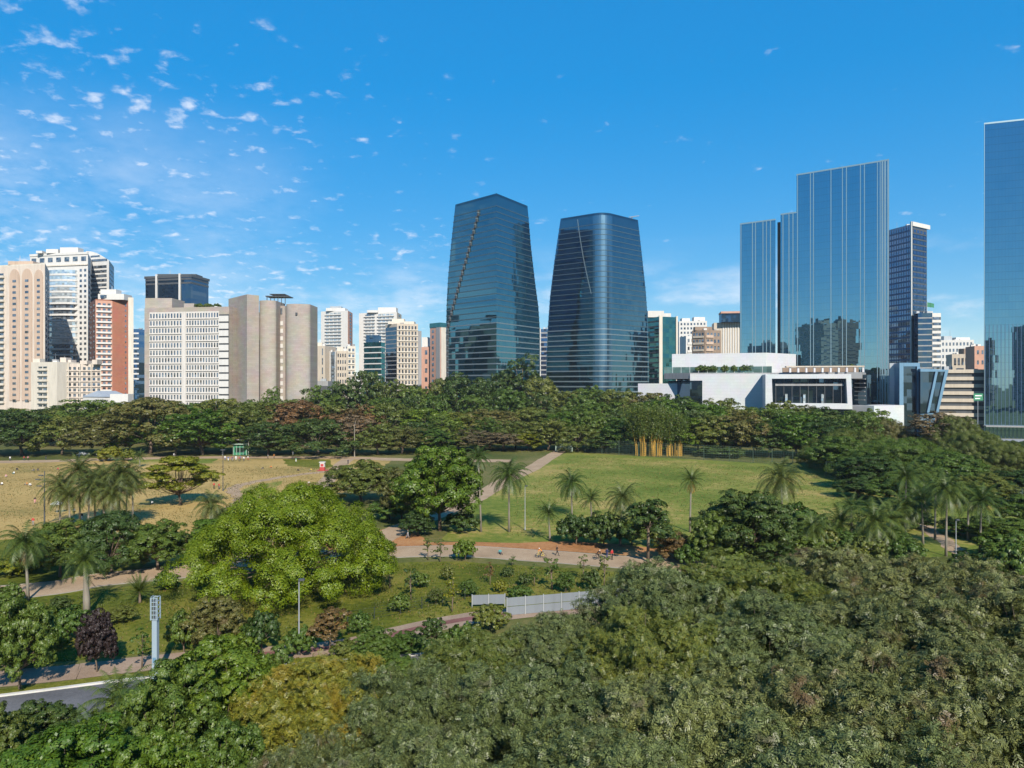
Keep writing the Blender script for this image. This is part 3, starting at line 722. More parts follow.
def b_mid_right():
    pl = plan3(640, 640, 660, 615, 677.5, 622); zt = Z(316.5, 615); A, C, B, D = pl
    b = Building('office_block', 'teal glass office block with cream corner posts right of the second glass tower', pl)
    b.body('glazing', pl, 0, zt, M['teal']); b.strip(C, B, 0, zt+.8, 'pier', 'cream', -.06, .12, .6); b.strip(C, B, 0, zt+.8, 'pier', 'cream', .9, 1.0, .6)
    b.floors(C, B, 10, zt, 17, 'floor_band', 'teal', .12, .9, .2, .2); b.floors(A, C, 10, zt, 17, 'floor_band', 'darkgrey', 0, .95, .2, .3)
    b.box('plant_room', 648, 664, 622, 12, zt+.003, Z(310, 615), 'white'); b.box('plant_room', 664, 671, 622, 8, zt+.003, Z(312.5, 615), 'white'); b.finish()
    pl = plan2(679, 905, 707, 900, 24); zt = Z(321, 902)
    b = simple('apartment_block', 'far white block with a fine window grid behind the brown block', pl, zt, 'white', [(0, 8, 14, .5, .5, 'win', .03, .97)], [(682, 690, 908, 10, 0, 4, 'white'), (694, 705, 908, 10, 0, 5.5, 'white')], 30); b.finish()
    pl = plan2(686, 830, 699, 832, 20); zt = Z(336, 830)
    b = simple('apartment_block', 'small white balcony block in front of the far white grid', pl, zt, 'white', [(0, 3, 8, .5, .5, 'win', .05, .95)], slabs=[(0, 8, .1, .9, 'white', .8, .3)]); b.finish()
    pl = plan3(692, 790, 705, 780, 721, 786); zt = Z(330, 780)
    b = simple('apartment_block', 'brown block with tan balconies above the mall roof garden', pl, zt, 'brown', [(0, 4, 9, .6, .5, 'win', .05, .95), (1, 4, 9, .55, .5, 'win', .08, .95)], [(695, 712, 786, 8, 0, 4, 'brown')], 20, slabs=[(1, 9, .05, .5, 'pink', 1.0, .4), (0, 9, .1, .9, 'beige', .8, .3)]); b.finish()
    pl = plan2(714, 890, 745, 884, 24); zt = Z(322.5, 886); A, B = pl[0], pl[1]
    b = Building('office_tower', 'pale tower of thin vertical ribs with a dark crown beside the mirrored tower', pl); b.body('wall', pl, 0, zt, M['beige'])
    for k in range(9): b.strip(A, B, 10, zt-.1, 'rib', 'white', .28+k*.08, .28+k*.08+.035, .8)
    b.body('crown', plan2(721.5, 880, 745, 876, 22), zt+.003, Z(313.5, 880), M['dkglass']); b.body('roof', plan2(721, 878, 746, 873, 26), Z(313.5, 880)+.003, Z(311.6, 880), M['salmon']); b.finish()
for f in (b_pink, b_white_bow, b_brick, b_cream, b_house, b_concrete, b_dark_top, b_slivers, b_mid_left, b_mid_right): f()
# ================================================================== glass towers
M['tower'] = glass('tapered_tower_glass', (.18,.42,.50), (.007,.020,.026), .52, .03, (1.6, 5.0), .035, (.7,.7))
M['tower2'] = glass('tapered_tower_glass_dark', (.18,.38,.48), (.006,.015,.020), .50, .03, (1.6, 5.0), .03, (.7,.7))
M['cornerglass'] = glass('curved_corner_glass', (.30,.50,.62), (.006,.015,.020), .55, .27, (1.6, 3.7), .02, (.7,.7))
M['mirror'] = glass('mirror_tower_glass', (.33,.57,.67), (.012,.03,.045), .72, .012, (1.55, 3.95), .006, (.81,-.587), lines=.12)
M['mirror2'] = glass('right_tower_glass', (.30,.52,.62), (.012,.03,.045), .70, .012, (1.5, 3.9), .006, (.95,-.32), lines=.16)
M['band'] = paint('floor_band_metal', (.085,.13,.15), .35, .06, metal=.5, streak=False)
M['band2'] = paint('floor_band_pale_metal', (.21,.26,.28), .4, .06, metal=.5, streak=False)
M['fin'] = paint('pale_fin_metal', (.30,.40,.43), .35, .05, metal=.5)

M['navymetal'] = paint('navy_metal', (.085,.14,.24), .5, .08)
def lerp(a, b, t): return a + (b-a)*t
def table(tab, t):
    for (t0, v0), (t1, v1) in zip(tab, tab[1:]):
        if t <= t1: return lerp(v0, v1, (t-t0)/(t1-t0))
    return tab[-1][1]

def tapered(label, front, left, right, ztop, ls, rs, nfl, mat, rnd_r, seam, z0=0):
    "glass tower on a square plan turned to the viewer; ls / rs give how far each side face reaches per height"
    Fv, Lv, Rv = Vector(front), Vector(left), Vector(right)
    cen = (Lv+Rv)/2
    root = empty('glass_tower', (cen.x, cen.y, 0), label, 'skyscraper')
    def ring(t):
        l, r = Fv.lerp(Lv, table(ls, t)), Fv.lerp(Rv, table(rs, t)); bk = l + r - Fv
        pts = [l]
        a, c = (l-Fv).normalized(), (r-Fv).normalized()
        if rnd_r > 0:
            p0, p1 = Fv+a*rnd_r, Fv+c*rnd_r
            for k in range(11):
                u = k/10; pts.append(p0*(1-u)**2 + Fv*2*u*(1-u) + p1*u*u)
        else: pts.append(Fv)
        rr = 3.0
        for cn, pa, pb in ((r, Fv, bk), (bk, r, l), (l, bk, Fv)):
            if cn is l: continue
            da, db = (pa-cn).normalized(), (pb-cn).normalized()
            for k in range(5): u = k/4; pts.append((cn+da*rr)*(1-u)**2 + cn*2*u*(1-u) + (cn+db*rr)*u*u)
        da, db = (bk-l).normalized(), (Fv-l).normalized()
        tail = []
        for k in range(5): u = k/4; tail.append((l+da*rr)*(1-u)**2 + l*2*u*(1-u) + (l+db*rr)*u*u)
        return tail + pts[1:]
    lv = [k/nfl for k in range(nfl+1)]
    rings = [ring(t) for t in lv]; n = len(rings[0])
    mb, mc = MB(), MB()
    for k in range(nfl):
        za, zb = z0+(ztop-z0)*lv[k], z0+(ztop-z0)*lv[k+1]
        for i in range(n):
            j = (i+1) % n
            (mc if rnd_r > 0 and 5 <= i < 15 else mb).face([(*rings[k][i], za), (*rings[k][j], za), (*rings[k+1][j], zb), (*rings[k+1][i], zb)])
    if mc.f: mc.build('curved_corner', M['cornerglass'], root)
    mb.face([(*p, ztop-1.2) for p in rings[-1]])
    mb.build('glazing', M[mat], root)
    h = (ztop-z0)/nfl
    for k in range(1, nfl-1):
        mb = MB(); z = z0+h*k; hh = .24+.34*(1-lv[k])**2
        c = sum(rings[k], Vector((0,0)))/n
        def o(p, e): d = (p-c); return p + d.normalized()*e
        for i in range(n):
            j = (i+1) % n
            a, b = o(rings[k][i], .22), o(rings[k][j], .22); a2, b2 = o(rings[k][i], -.4), o(rings[k][j], -.4)
            mb.face([(*a, z-hh), (*b, z-hh), (*b, z+hh), (*a, z+hh)]); mb.face([(*a, z+hh), (*b, z+hh), (*b2, z+hh), (*a2, z+hh)]); mb.face([(*a2, z-hh), (*b2, z-hh), (*b, z-hh), (*a, z-hh)])
        mb.build('floor_band', M['band' if k > nfl*.45 else 'band2'], root)
    # the slanting seam on the left face
    a, c, w, out, sm, steps = seam
    mb = MB(); nrm = Vector(((Fv-Lv).y, -(Fv-Lv).x)).normalized()
    if nrm.dot(Fv) > 0: nrm = -nrm
    tv = (Lv-Fv).normalized()
    if not steps:
        prev = None
        for k in range(41):
            t = lerp(c[1], a[1], k/40); q = lerp(c[0], a[0], k/40)
            p = Fv.lerp(Lv, q*table(ls, t)); z = z0+(ztop-z0)*t
            cur = (p, z)
            if prev:
                p0, zz = prev
                for e0, e1 in (((-w, out), (w, out)), ((w, out), (w, -.3)), ((-w, -.3), (-w, out))):
                    f = lambda P, zc, e: (P.x+tv.x*e[0]+nrm.x*e[1], P.y+tv.y*e[0]+nrm.y*e[1], zc)
                    mb.face([f(p0, zz, e1), f(p0, zz, e0), f(p, z, e0), f(p, z, e1)])
            prev = cur
        mb.build('seam', M[sm], root)
    else:            # a slit of stacked terraces
        for k in range(nfl):
            t = (k+.5)/nfl
            if not .12 <= t <= a[1]: continue
            q = lerp(c[0], a[0], (t-c[1])/(a[1]-c[1])) if t > c[1] else lerp(.965, c[0], t/c[1]); p = Fv.lerp(Lv, q*table(ls, t)); z = z0+(ztop-z0)*t
            mb = MB(); cc = p + nrm*.2
            mb.obox((cc.x, cc.y), (tv.x, tv.y), w, .6, z-h*.5, z-h*.02, 0); c2 = cc+nrm*.35
            mb.obox((c2.x, c2.y), (tv.x, tv.y), w*.9, .5, z-h*.02, z+h*.16, 1)
            mb.obox((cc.x, cc.y), (tv.x, tv.y), w, .6, z+h*.16, z+h*.5, 0)
            mb.build('terrace', [M['darkgrey'], M['band2']], root)
    # parapet edge and roof plant
    mb = MB(); top = rings[-1]
    for i in range(n):
        j = (i+1) % n; mb.face([(*top[i], ztop-1.2), (*top[j], ztop-1.2), (*top[j], ztop+.5), (*top[i], ztop+.5)])
    mb.build('parapet', M[mat], root)
    c = sum(top, Vector((0,0)))/n; mb = MB(); mb.obox((c.x, c.y), (tv.x, tv.y), 9, 9, ztop-1.1, ztop-.2); mb.build('plant_room', M['grey'], root)
    return root

def kk(px, Y): return (X(px,Y), Y)
# first tower: sharp front corner, stepped slit of terraces down its left face
T1F, T1L, T1R = kk(496.5,460), kk(455,489), kk(527,492)
tapered('left of two tapered blue glass towers, sharp front corner and a slanting slit of terraces', T1F, T1L, T1R, Z(194,460),
        [(0,1.21),(.2,1.25),(.42,1.27),(.55,1.255),(.68,1.215),(.84,1.13),(1,1.03)], [(0,1.47),(.25,1.52),(.45,1.51),(.55,1.46),(.66,1.34),(.82,1.19),(1,1.07)], 40, 'tower', 0,
        ((.37,.955),(.93,.45),.75,.45,'grey',True))
# second tower: rounded front corner
T2F, T2L, T2R = kk(604,507), kk(561,528), kk(638,533)
r2 = tapered('right of two tapered blue glass towers, rounded bright front corner and slanting seam', T2F, T2L, T2R, Z(212.3,507),
        [(0,1.40),(.25,1.40),(.45,1.37),(.62,1.31),(.8,1.20),(1,1.05)], [(0,1.38),(.3,1.385),(.5,1.36),(.66,1.29),(.82,1.18),(1,1.05)], 40, 'tower2', 9,
        ((.57,.985),(.22,.62),.25,.22,'band2',False))
zt2 = Z(212.3,507); mb = MB(); xx, yy = X(632,530), 530
mb.tube([(xx,yy,zt2-1),(xx,yy,zt2+2.2)], .5, 6); mb.tube([(xx-2.5,yy-1,zt2+1.6),(xx+5,yy-1.5,zt2+2.6)], .28, 5); mb.build('cleaning_crane', M['steel'], r2)

def mirror_tower(label, segs, depth, zb, fins, mat, nfl, u):
    "segs: (pxL, YL, pxR, YR, top z, set back)"
    p0, p1 = Vector((X(segs[0][0],segs[0][1]),segs[0][1])), Vector((X(segs[-1][2],segs[-1][3]),segs[-1][3]))
    c = (p0+p1)/2; root = empty('glass_tower', (c.x, c.y, 0), label, 'skyscraper')
    t = (p1-p0).normalized(); nn = Vector((t.y, -t.x))
    if nn.dot(c) > 0: nn = -nn
    for (pl, yl, pr, yr, zt, back, part, mt) in segs:
        a, b = Vector((X(pl,yl),yl))-nn*back, Vector((X(pr,yr),yr))-nn*back
        mb = MB(); mb.prism([(q.x, q.y) for q in (a, b, b+b.normalized()*depth+Vector((-.5,0)), a+a.normalized()*depth+Vector((.6,0)))], zb, zt); mb.build(part, M[mt], root)
        if mt in ('mirror', 'mirror2'):
            mb = MB(); cc = (a+b)/2+nn*.02; mb.obox((cc.x, cc.y), (t.x, t.y), (b-a).length/2, .15, zt+.003, zt+.8); mb.build('parapet', M['fin'], root)
    for (pl, yl, w, zt, out) in fins:
        a = Vector((X(pl,yl),yl)); mb = MB(); cc = a+nn*(out*.5-.05)
        mb.obox((cc.x, cc.y), (t.x, t.y), w/2, out*.5, zb, zt); mb.build('fin', M['fin'], root)
    return root
RC, dr = Vector((209.6,400.0)), Vector((-40.,29.)).normalized()
def on_face(px):      # distance of the mirrored facade at a pixel
    k = (px-512)/F; s = (RC.x-k*RC.y)/(k*dr.y-dr.x); return RC.y+dr.y*s
ZTALL, ZLOW = Z(160.5,400), 28+99.3
seg = [(740,on_face(740),775.5,on_face(775.5),ZLOW,0,'glazing','mirror'), (775.5,on_face(775.5),780.5,on_face(780.5),ZLOW-.6,4,'recess','darkgrey'),
       (780.5,on_face(780.5),796.5,on_face(796.5),ZLOW+2.6,0,'glazing','mirror'), (796.5,on_face(796.5),889,400,ZTALL,0,'glazing','mirror')]
fins = []
for px in (741,752.5,755.5,763,766.5,770.5): fins.append((px,on_face(px),.38,ZLOW+.5,.3))
for px in (783,789,793): fins.append((px,on_face(px),.38,ZLOW+3,.3))
for px in (797.5,810.5,813.5,831,842.5,846.5,860.5,864.5,877.5,880.2): fins.append((px,on_face(px),.36,ZTALL+.5,.3))
for px in (882.5,885.2,888.2): fins.append((px,on_face(px),.75,ZTALL+.8,.5))
r3 = mirror_tower('tall mirrored slab tower with vertical pale fins and a lower left wing above the mall', seg, 34, 0, fins, 'mirror', 34, dr)
mb = MB(); y = on_face(832)+12; mb.box(X(826,y), y, ZTALL-.5, X(838,y), y+6, ZTALL+2.4); mb.build('plant_room', M['white'], r3)
# far right tower
seg = [(984,375,1100,358,Z(124.5,375),0,'glazing','mirror2')]
fins = [(984.4,375,.2,Z(124.5,375)+.4,.2)]
r5 = mirror_tower('tallest mirrored blue tower cut off by the right edge of the picture', seg, 40, 0, fins, 'mirror2', 34, dr)
A, B = Vector((X(984,375),375)), Vector((X(1100,358),358)); t = (B-A).normalized(); nn = Vector((t.y,-t.x)); nn = nn if nn.dot(A) < 0 else -nn
for k in range(12):
    a = A+t*(.6+k*1.75); mb = MB(); c = a+nn*.1; mb.obox((c.x,c.y),(t.x,t.y),(.07),.12,0,Z(325,375)); mb.build('mullion', M['navymetal'], r5)
mb = MB(); c = (A+B)/2+nn*3; mb.obox((c.x,c.y),(t.x,t.y),(B-A).length/2+.5,3.0,6.0,6.6); mb.build('canopy', M['grey'], r5)

# ------------------------------------------------------------------ office tower behind, and low things on the right
pl = plan3(886, 585, 912, 560, 927, 572); zt = Z(224, 560); A, C, B, D = pl
b = Building('office_tower', 'blue gridded office tower with a white corner post behind the tall mirrored slab', pl)
b.body('wall', pl, 0, zt, M['bluemetal'])
b.strip(A, C, 20, zt-.5, 'glazing', 'bluewin', .0, .955, .1); b.floors(A, C, 20, zt-1, 30, 'floor_band', 'navymetal', .0, .95, .35, .30)
for k in range(9): b.strip(A, C, 20, zt-.5, 'mullion', 'darkgrey', .12+k*.095, .12+k*.095+.012, .25)
b.strip(A, C, 0, zt+2, 'pier', 'white', .955, 1.0, .6); b.strip(C, B, 0, zt-2, 'glazing', 'dkglass', .03, .97, .1)
b.grid(C, B, 24, zt-3, 4, 30, .7, .55, 'bluewin', out=.25, a0=.06, a1=.94)
b.floors(C, B, 20, zt-3, 30, 'floor_band', 'darkgrey', .03, .97, .3, .22)
b.strip(C, B, zt-1.5, zt+1.8, 'roof_frame', 'white', 0, 1.15, .8); b.strip(C, B, zt-6, zt-2.5, 'opening', 'darkgrey', .05, .95, .2); b.finish()
pl = plan2(918, 548, 932, 546, 20); zt = Z(313, 547)
b = simple('office_block', 'dark glass annex with pale floor lines in front of the blue gridded tower', pl, zt, 'dkglass', []); b.floors(pl[0], pl[1], 6, zt, 18, 'floor_band', 'grey', 0, 1, .3, .22)
mb = MB(); xf, yf = X(927,552), 552; mb.tube([(xf,yf,zt),(xf,yf,zt+9)], .14, 6); mb.build('flagpole', M['white'], b.root)
b.finish()
fl = MB(); nseg = 6
for k in range(nseg):
    x0, x1 = xf+.2+k*.9, xf+.2+(k+1)*.9; w = lambda q: .35*math.sin(q*1.3)
    z0, z1 = zt+5.2-.12*k, zt+8.8-.2*k
    a = (x0, yf+w(k), z0), (x1, yf+w(k+1), z0-.12), (x1, yf+w(k+1), z1-.2), (x0, yf+w(k), z1)
    fl.face(a); fl.face([(p[0], p[1]+.03, p[2]) for p in reversed(a)])
tag(fl.build('flag', M['green']), 'green flag flying from the roof pole of the dark glass annex', 'flag')
pl = plan2(932.3, 552, 941, 552, 20); zt = Z(313, 552)
b = simple('office_block', 'pale block with dark window bands beside the dark glass annex', pl, zt, 'white', []); b.floors(pl[0], pl[1], 6, zt-1, 18, 'window_band', 'win', 0.02, .98, .1, .5); b.finish()
pl = plan2(940, 860, 974, 852, 24); zt = Z(340, 856)
b = simple('apartment_block', 'far white block with a gridded front and roof huts left of the right tower', pl, zt, 'white', [(0, 9, 8, .5, .5, 'win', .04, .97)], [(944, 952, 862, 10, 0, 5, 'steel'), (956, 970, 862, 10, 0, 3.5, 'white')], 20); b.mast(950, 870, zt, zt+14); b.finish()
pl = plan2(952, 640, 977, 634, 20); zt = Z(354, 637)
b = simple('apartment_block', 'brown block with dark windows above the banded parking building', pl, zt, 'beige', [(0, 6, 4, .6, .55, 'win', .05, .95)], [(964, 974, 640, 8, 0, 5, 'brown')], 8); b.finish()
pl = plan2(974.5, 600, 986, 598, 20); zt = Z(346, 600)
b = simple('apartment_block', 'narrow salmon block touching the left edge of the right mirrored tower', pl, zt, 'salmon', [(0, 2, 6, .4, .4, 'win', .1, .9)], [], 8); b.finish()
pl = plan2(938, 386, 985, 380, 24); zt = Z(370.5, 383)
b = Building('parking_building', 'low parking building of brown and dark horizontal bands left of the right tower', pl); b.body('wall', pl, 0, zt, M['darkgrey'])
b.floors(pl[0], pl[1], 1, zt+.6, 9, 'floor_band', 'beige', 0, 1, .9, .48, .5); b.finish()

# ------------------------------------------------------------------ the white mall
def poly3(mb, pts, m=0): mb.face(pts, m)
mall = empty('shopping_mall', (X(780,385), 385, 0), 'long white mall with a big framed window and planted roof terrace', 'mall')
def mbody(part, plan, z0, z1, mat): mb = MB(); mb.prism([(p.x, p.y) for p in plan], z0, z1); return mb.build(part, M[mat] if isinstance(mat, str) else mat, mall)
# base under the terrace
mbody('base', [Vector(p) for p in ((X(668,412),412), (X(690,385),385), (X(860,372),372), (X(866,385),385), (X(866,440),440), (X(672,450),450))], 0, Z(372,380)-4.5, 'dkglass')
# main white wall, folded before the framed window
pa, pb, pc = Vector(kk(690,386)), Vector(kk(767,374)), Vector(kk(768,381))
zt = Z(374, 378)
mbody('white_wall', [pa, pb, pb+Vector((6,34)), pa+Vector((6,34))], 4, zt, 'mallwhite')
# framed window box
fl_, fr_ = Vector(kk(765.5,361)), Vector(kk(852.5,352)); tt = (fr_-fl_).normalized(); nb = Vector((-tt.y, tt.x))
def fpt(a, d, z): p = fl_.lerp(fr_, a)+nb*d; return (p.x, p.y, z)
zo0, zo1, zi0, zi1 = Z(408.5,357), Z(374.2,357), Z(403.3,357), Z(378.6,357)
mb = MB(); O = [(0,zo0),(1,zo0-.2),(.985,zo1),(0,zo1)]; I = [(.085,zi0),(.945,zi0),(.93,zi1),(.075,zi1)]
for i in range(4):
    j = (i+1) % 4
    mb.face([fpt(O[i][0],0,O[i][1]), fpt(O[j][0],0,O[j][1]), fpt(I[j][0],0,I[j][1]), fpt(I[i][0],0,I[i][1])])
    mb.face([fpt(I[i][0],0,I[i][1]), fpt(I[j][0],0,I[j][1]), fpt(I[j][0],5,I[j][1]), fpt(I[i][0],5,I[i][1])])
    mb.face([fpt(O[j][0],0,O[j][1]), fpt(O[i][0],0,O[i][1]), fpt(O[i][0],22,O[i][1]), fpt(O[j][0],22,O[j][1])])
mb.build('window_frame', M['mallwhite'], mall)
mb = MB(); mb.face([fpt(I[k][0],3.2,I[k][1]) for k in range(4)]); mb.build('window', M['dkglass'], mall)
for k in range(9):
    a = .13+k*.095; mb = MB(); p = fl_.lerp(fr_, a)+nb*2.9; mb.obox((p.x,p.y),(tt.x,tt.y),.14,.12,zi0,zi1); mb.build('mullion', M['darkgrey'], mall)
for k, a in enumerate((.25,.46,.67)):
    mb = MB(); p = fl_.lerp(fr_, a)+nb*2.0; mb.obox((p.x,p.y),(tt.x,tt.y),.55,.4,zi0,zi0+4.6); mb.build('column', M['palewin'], mall)
mb = MB(); p = fl_.lerp(fr_, .52)+nb*2.7; mb.obox((p.x,p.y),(tt.x,tt.y),16.0,.25,zi1-3.6,zi1-2.6); mb.build('transom', M['grey'], mall)
# roof terrace: slab, glass balustrade, planted bed, upper white volume, colonnade
zs = Z(373.2, 385)
mbody('terrace', [Vector(kk(664,404)), Vector(kk(690,386.5)), Vector(kk(770,381)), Vector(kk(862,362)), Vector(kk(866,386)), Vector(kk(668,448))], zt-2.5, zs+.2, 'grey')
a, c = Vector(kk(664,403.8)), Vector(kk(772,380.6)); t2 = (c-a).normalized(); ln = (c-a).length
for k in range(12):
    mb = MB(); p = a+t2*ln*(k+.5)/12; mb.obox((p.x,p.y),(t2.x,t2.y),ln/24-.1,.06,zs+.2,zs+3.6); mb.build('balustrade', M['balglass'], mall)
up = plan3(672, 422, 766, 404, 796, 424); zu0, zu1 = zs+.2, Z(353, 408)
mbody('upper_hall', up, zu0, zu1, 'mallwhite')
m2 = plan2(748, 398, 778, 396, 5); 
for k in range(10):
    px = 790+k*8.1; y = 371-k*.9; mb = MB(); mb.box(X(px,y)-.45, y-.4, zs+.2, X(px,y)+.45, y+.4, Z(367.2,y)); mb.build('colonnade_post', M['mallwhite'], mall)
mb = MB(); a, c = Vector(kk(787,371.4)), Vector(kk(865,363)); t2 = (c-a).normalized(); m_ = (a+c)/2+Vector((0,2)); mb.obox((m_.x,m_.y),(t2.x,t2.y),(c-a).length/2,3,Z(367.2,368),Z(365.9,368)); mb.build('colonnade_roof', M['beige'], mall)
mb = MB(); m_ = (a+c)/2+Vector((1,9)); mb.obox((m_.x,m_.y),(t2.x,t2.y),(c-a).length/2,.5,zs+.2,Z(367.4,372)); mb.build('back_wall', M['brown'], mall)
# glass stair box, white plinth and end walls
g0 = plan3(853.5, 372, 867, 362, 871, 372); mbody('stair_box', g0, Z(405.5,360), Z(374.5,360), 'dkglass')
for k in range(6):
    a, c = g0[0], g0[1]; t2 = (c-a).normalized(); m_ = a.lerp(c, .52)+Vector((t2.y,-t2.x))*.25; z = Z(379+k*4.2, 362)
    mb = MB(); mb.obox((m_.x,m_.y),(t2.x,t2.y),(c-a).length*(.40-.03*(k%2)),.3,z-.25,z+.25); mb.build('stair_flight', M['grey'], mall)
mbody('plinth', plan3(852, 366, 874, 355, 904, 366), 2, Z(405.6,358), 'mallwhite')
mbody('end_wall', plan2(889.5, 384, 900.5, 381, 12), 2, Z(363, 381), 'mallwhite')
mbody('side_wall', plan2(638, 410, 678, 400, 10), 2, Z(383.5,404), 'mallwhite'); mbody('recess', plan2(678.2, 405, 690, 404, 10), 2, Z(374,404), 'dkglass')
# blue framed pavilion leaning right
pv = empty('glass_pavilion', (X(920,372), 372, 0), 'low dark glass pavilion in leaning blue frames right of the white mall', 'building')
def leaning(part, pts, y0, dep, mat):
    mb = MB(); f = [(X(px,y0+i*0), y0, Z(py,y0)) for i, (px, py) in enumerate(pts)]; k = [(p[0]+dep*.3, p[1]+dep, p[2]) for p in f]; n = len(f)
    mb.face(f); mb.face(k[::-1])
    for i in range(n): j = (i+1) % n; mb.face([f[j], f[i], k[i], k[j]])
    return mb.build(part, M[mat], pv)
leaning('glazing', [(901.6,436),(918,436),(918,364.5),(901.6,364.5)], 372, 16, 'dkglass')
leaning('frame', [(899.5,437),(903.5,437),(903.5,362.8),(899.5,362.8)], 371.4, 16.5, 'bluemetal'); leaning('frame', [(903.6,366.3),(919.8,366.3),(919.8,362.8),(903.6,362.8)], 371.4, 16.5, 'bluemetal'); leaning('frame', [(917,437),(920.2,437),(920.2,366.4),(917,366.4)], 371.3, 16.5, 'bluemetal')
leaning('glazing', [(920.4,413),(936,411.5),(946,370.6),(920.4,369.5)], 368, 18, 'dkglass')
leaning('frame', [(936,412.6),(938.6,412.2),(948.6,369.6),(945.4,369.8)], 367.4, 18.5, 'bluemetal'); leaning('frame', [(927,412.6),(929.4,412.6),(938,371.6),(935.6,371.4)], 367.3, 1, 'bluemetal'); leaning('frame', [(920.5,371.6),(944.9,371.6),(945.3,369.6),(920.5,368.6)], 367.4, 18.5, 'bluemetal')
leaning('base', [(920.5,438),(936,436),(936,413.2),(920.5,413.2)], 369, 16, 'bluemetal')
# white plaza edge below the right tower
pz = plan2(950, 300, 1060, 290, 22); b = Building('plaza_wall', 'long white plaza wall below the right mirrored tower', pz, cat='wall')
b.body('wall', pz, 0, Z(443.5,296), M['mallwhite']); b.body('deck', plan2(950.5, 302, 1060, 292, 18), Z(443.5,296)+.003, Z(441,300), M['grey']); b.strip(pz[0], pz[1], Z(446,296), Z(442.5,296), 'coping', 'white', 0, 1, .5); b.finish()
# green road sign under the trees by the parking building
sg = empty('road_sign', (X(978,330), 330, 0), 'green road sign on a post beside the foot of the right tower', 'sign')
mb = MB(); mb.box(X(973.5,330), 329.9, Z(400.5,330), X(983,330), 330, Z(393.5,330)); mb.build('panel', M['green'], sg)
mb = MB(); mb.box(X(975,330), 329.86, Z(396.2,330), X(981.5,330), 329.895, Z(395.2,330)); mb.box(X(975,330), 329.86, Z(399,330), X(980,330), 329.895, Z(398,330)); mb.build('marking', M['white_line'], sg)
mb = MB(); mb.tube([(X(978,330),330.12,0),(X(978,330),330.12,Z(394,330))], .12, 6); mb.build('post', M['steel'], sg)

# ------------------------------------------------------------------ city beside and behind the viewer, seen in the mirrored fronts
for i, (x, y, w, d, h, mat, lab) in enumerate((
    (-330, -20, 46, 30, 140, 'beige', 'beige slab tower beside the viewer, mirrored in the tall slab tower'),
    (-400, -120, 40, 40, 155, 'brown', 'brown tower beside the viewer, mirrored in the tall slab tower'),
    (-455, -30, 60, 30, 112, 'grey', 'grey block beside the viewer, mirrored in the lower left wing'),
    (-300, -190, 44, 36, 140, 'cream', 'cream tower behind the viewer, mirrored in the tall slab tower'),
    (-530, -200, 70, 40, 150, 'grey', 'wide grey tower behind the viewer, mirrored in the lower left wing'),
    (-210, -260, 50, 36, 125, 'pink', 'pink block behind the viewer, mirrored in the tall slab tower'),
    (150, -250, 60, 40, 100, 'brown', 'brown block behind the viewer, mirrored in the right tower'),
    (228, -180, 40, 40, 112, 'grey', 'grey tower behind the viewer, mirrored in the right tower'),
    (70, -330, 60, 40, 84, 'beige', 'beige block behind the viewer, mirrored in the right tower'))):
    pl = [Vector(p) for p in ((x-w/2,y+d/2),(x-w/2,y-d/2),(x+w/2,y-d/2),(x+w/2,y+d/2))]
    b = Building('tower_block', lab, pl); h *= .82; b.body('wall', pl, 0, h, M[mat]); b.body('roof_house', [Vector((x-6,y+5)),Vector((x-6,y-5)),Vector((x+6,y-5)),Vector((x+6,y+5))], h+.003, h+5, M['grey'])
    n = int(h/7)
    for k in range(n):
        z = 6+k*(h-8)/n
        mb = MB(); mb.prism([(x-w/2-.3,y-d/2-.3),(x+w/2+.3,y-d/2-.3),(x+w/2+.3,y+d/2+.3),(x-w/2-.3,y+d/2+.3)], z, z+1.0); mb.build('window_band', M['win'], b.root)
# ================================================================== trees
M['bark'] = paint('bark', (.16,.12,.085), .9, .25, 1.2, fine=9)
M['palebark'] = paint('pale_bark', (.22,.195,.155), .9, .2, 1.2, fine=9)
LEAF = {
 'lime':     leafmat('lime_leaves', (.158,.226,.009), .20, trans=.36),
 'bright':   leafmat('bright_green_leaves', (.088,.155,.014), .24, trans=.32),
 'mid':      leafmat('green_leaves', (.084,.142,.022), .24),
 'dark':     leafmat('dark_green_leaves', (.050,.090,.020), .24, trans=.25),
 'olive':    leafmat('olive_leaves', (.112,.145,.028), .24),
 'brownolive': leafmat('brown_olive_leaves', (.118,.126,.034), .24, tip=(.14,.11,.04), tipamt=.1),
 'ochre':    leafmat('yellow_ochre_leaves', (.178,.192,.026), .35, tip=(.25,.19,.02), tipamt=.25),
 'greygreen': leafmat('grey_green_leaves', (.132,.158,.052), .45, hue=(1.05,1.0,.9), trans=.28, tip=(.11,.10,.045), tipamt=.05),
 'greyolive': leafmat('grey_olive_leaves', (.130,.150,.050), .45, hue=(1.1,1.0,.85), trans=.28, tip=(.125,.085,.038), tipamt=.12),
 'russet':   leafmat('russet_leaves', (.17,.108,.045), .35, tip=(.10,.08,.03), tipamt=.3),
 'dry':      leafmat('dry_pinkish_twigs', (.145,.118,.066), .3, trans=.15),
 'purple':   leafmat('purple_leaves', (.034,.023,.024), .3, trans=.15),
 'yellowgreen': leafmat('yellow_green_leaves', (.165,.190,.014), .3, trans=.35),
 'palm':     leafmat('palm_leaves', (.060,.098,.018), .30, trans=.25),
 'palmgrey': leafmat('grey_green_palm_leaves', (.080,.108,.026), .30, trans=.25),
 'deadpalm': leafmat('dead_palm_leaves', (0.317,0.207,0.049), .3, trans=.2),
 'bamboo':   leafmat('bamboo_leaves', (.070,.115,.018), .35),
}
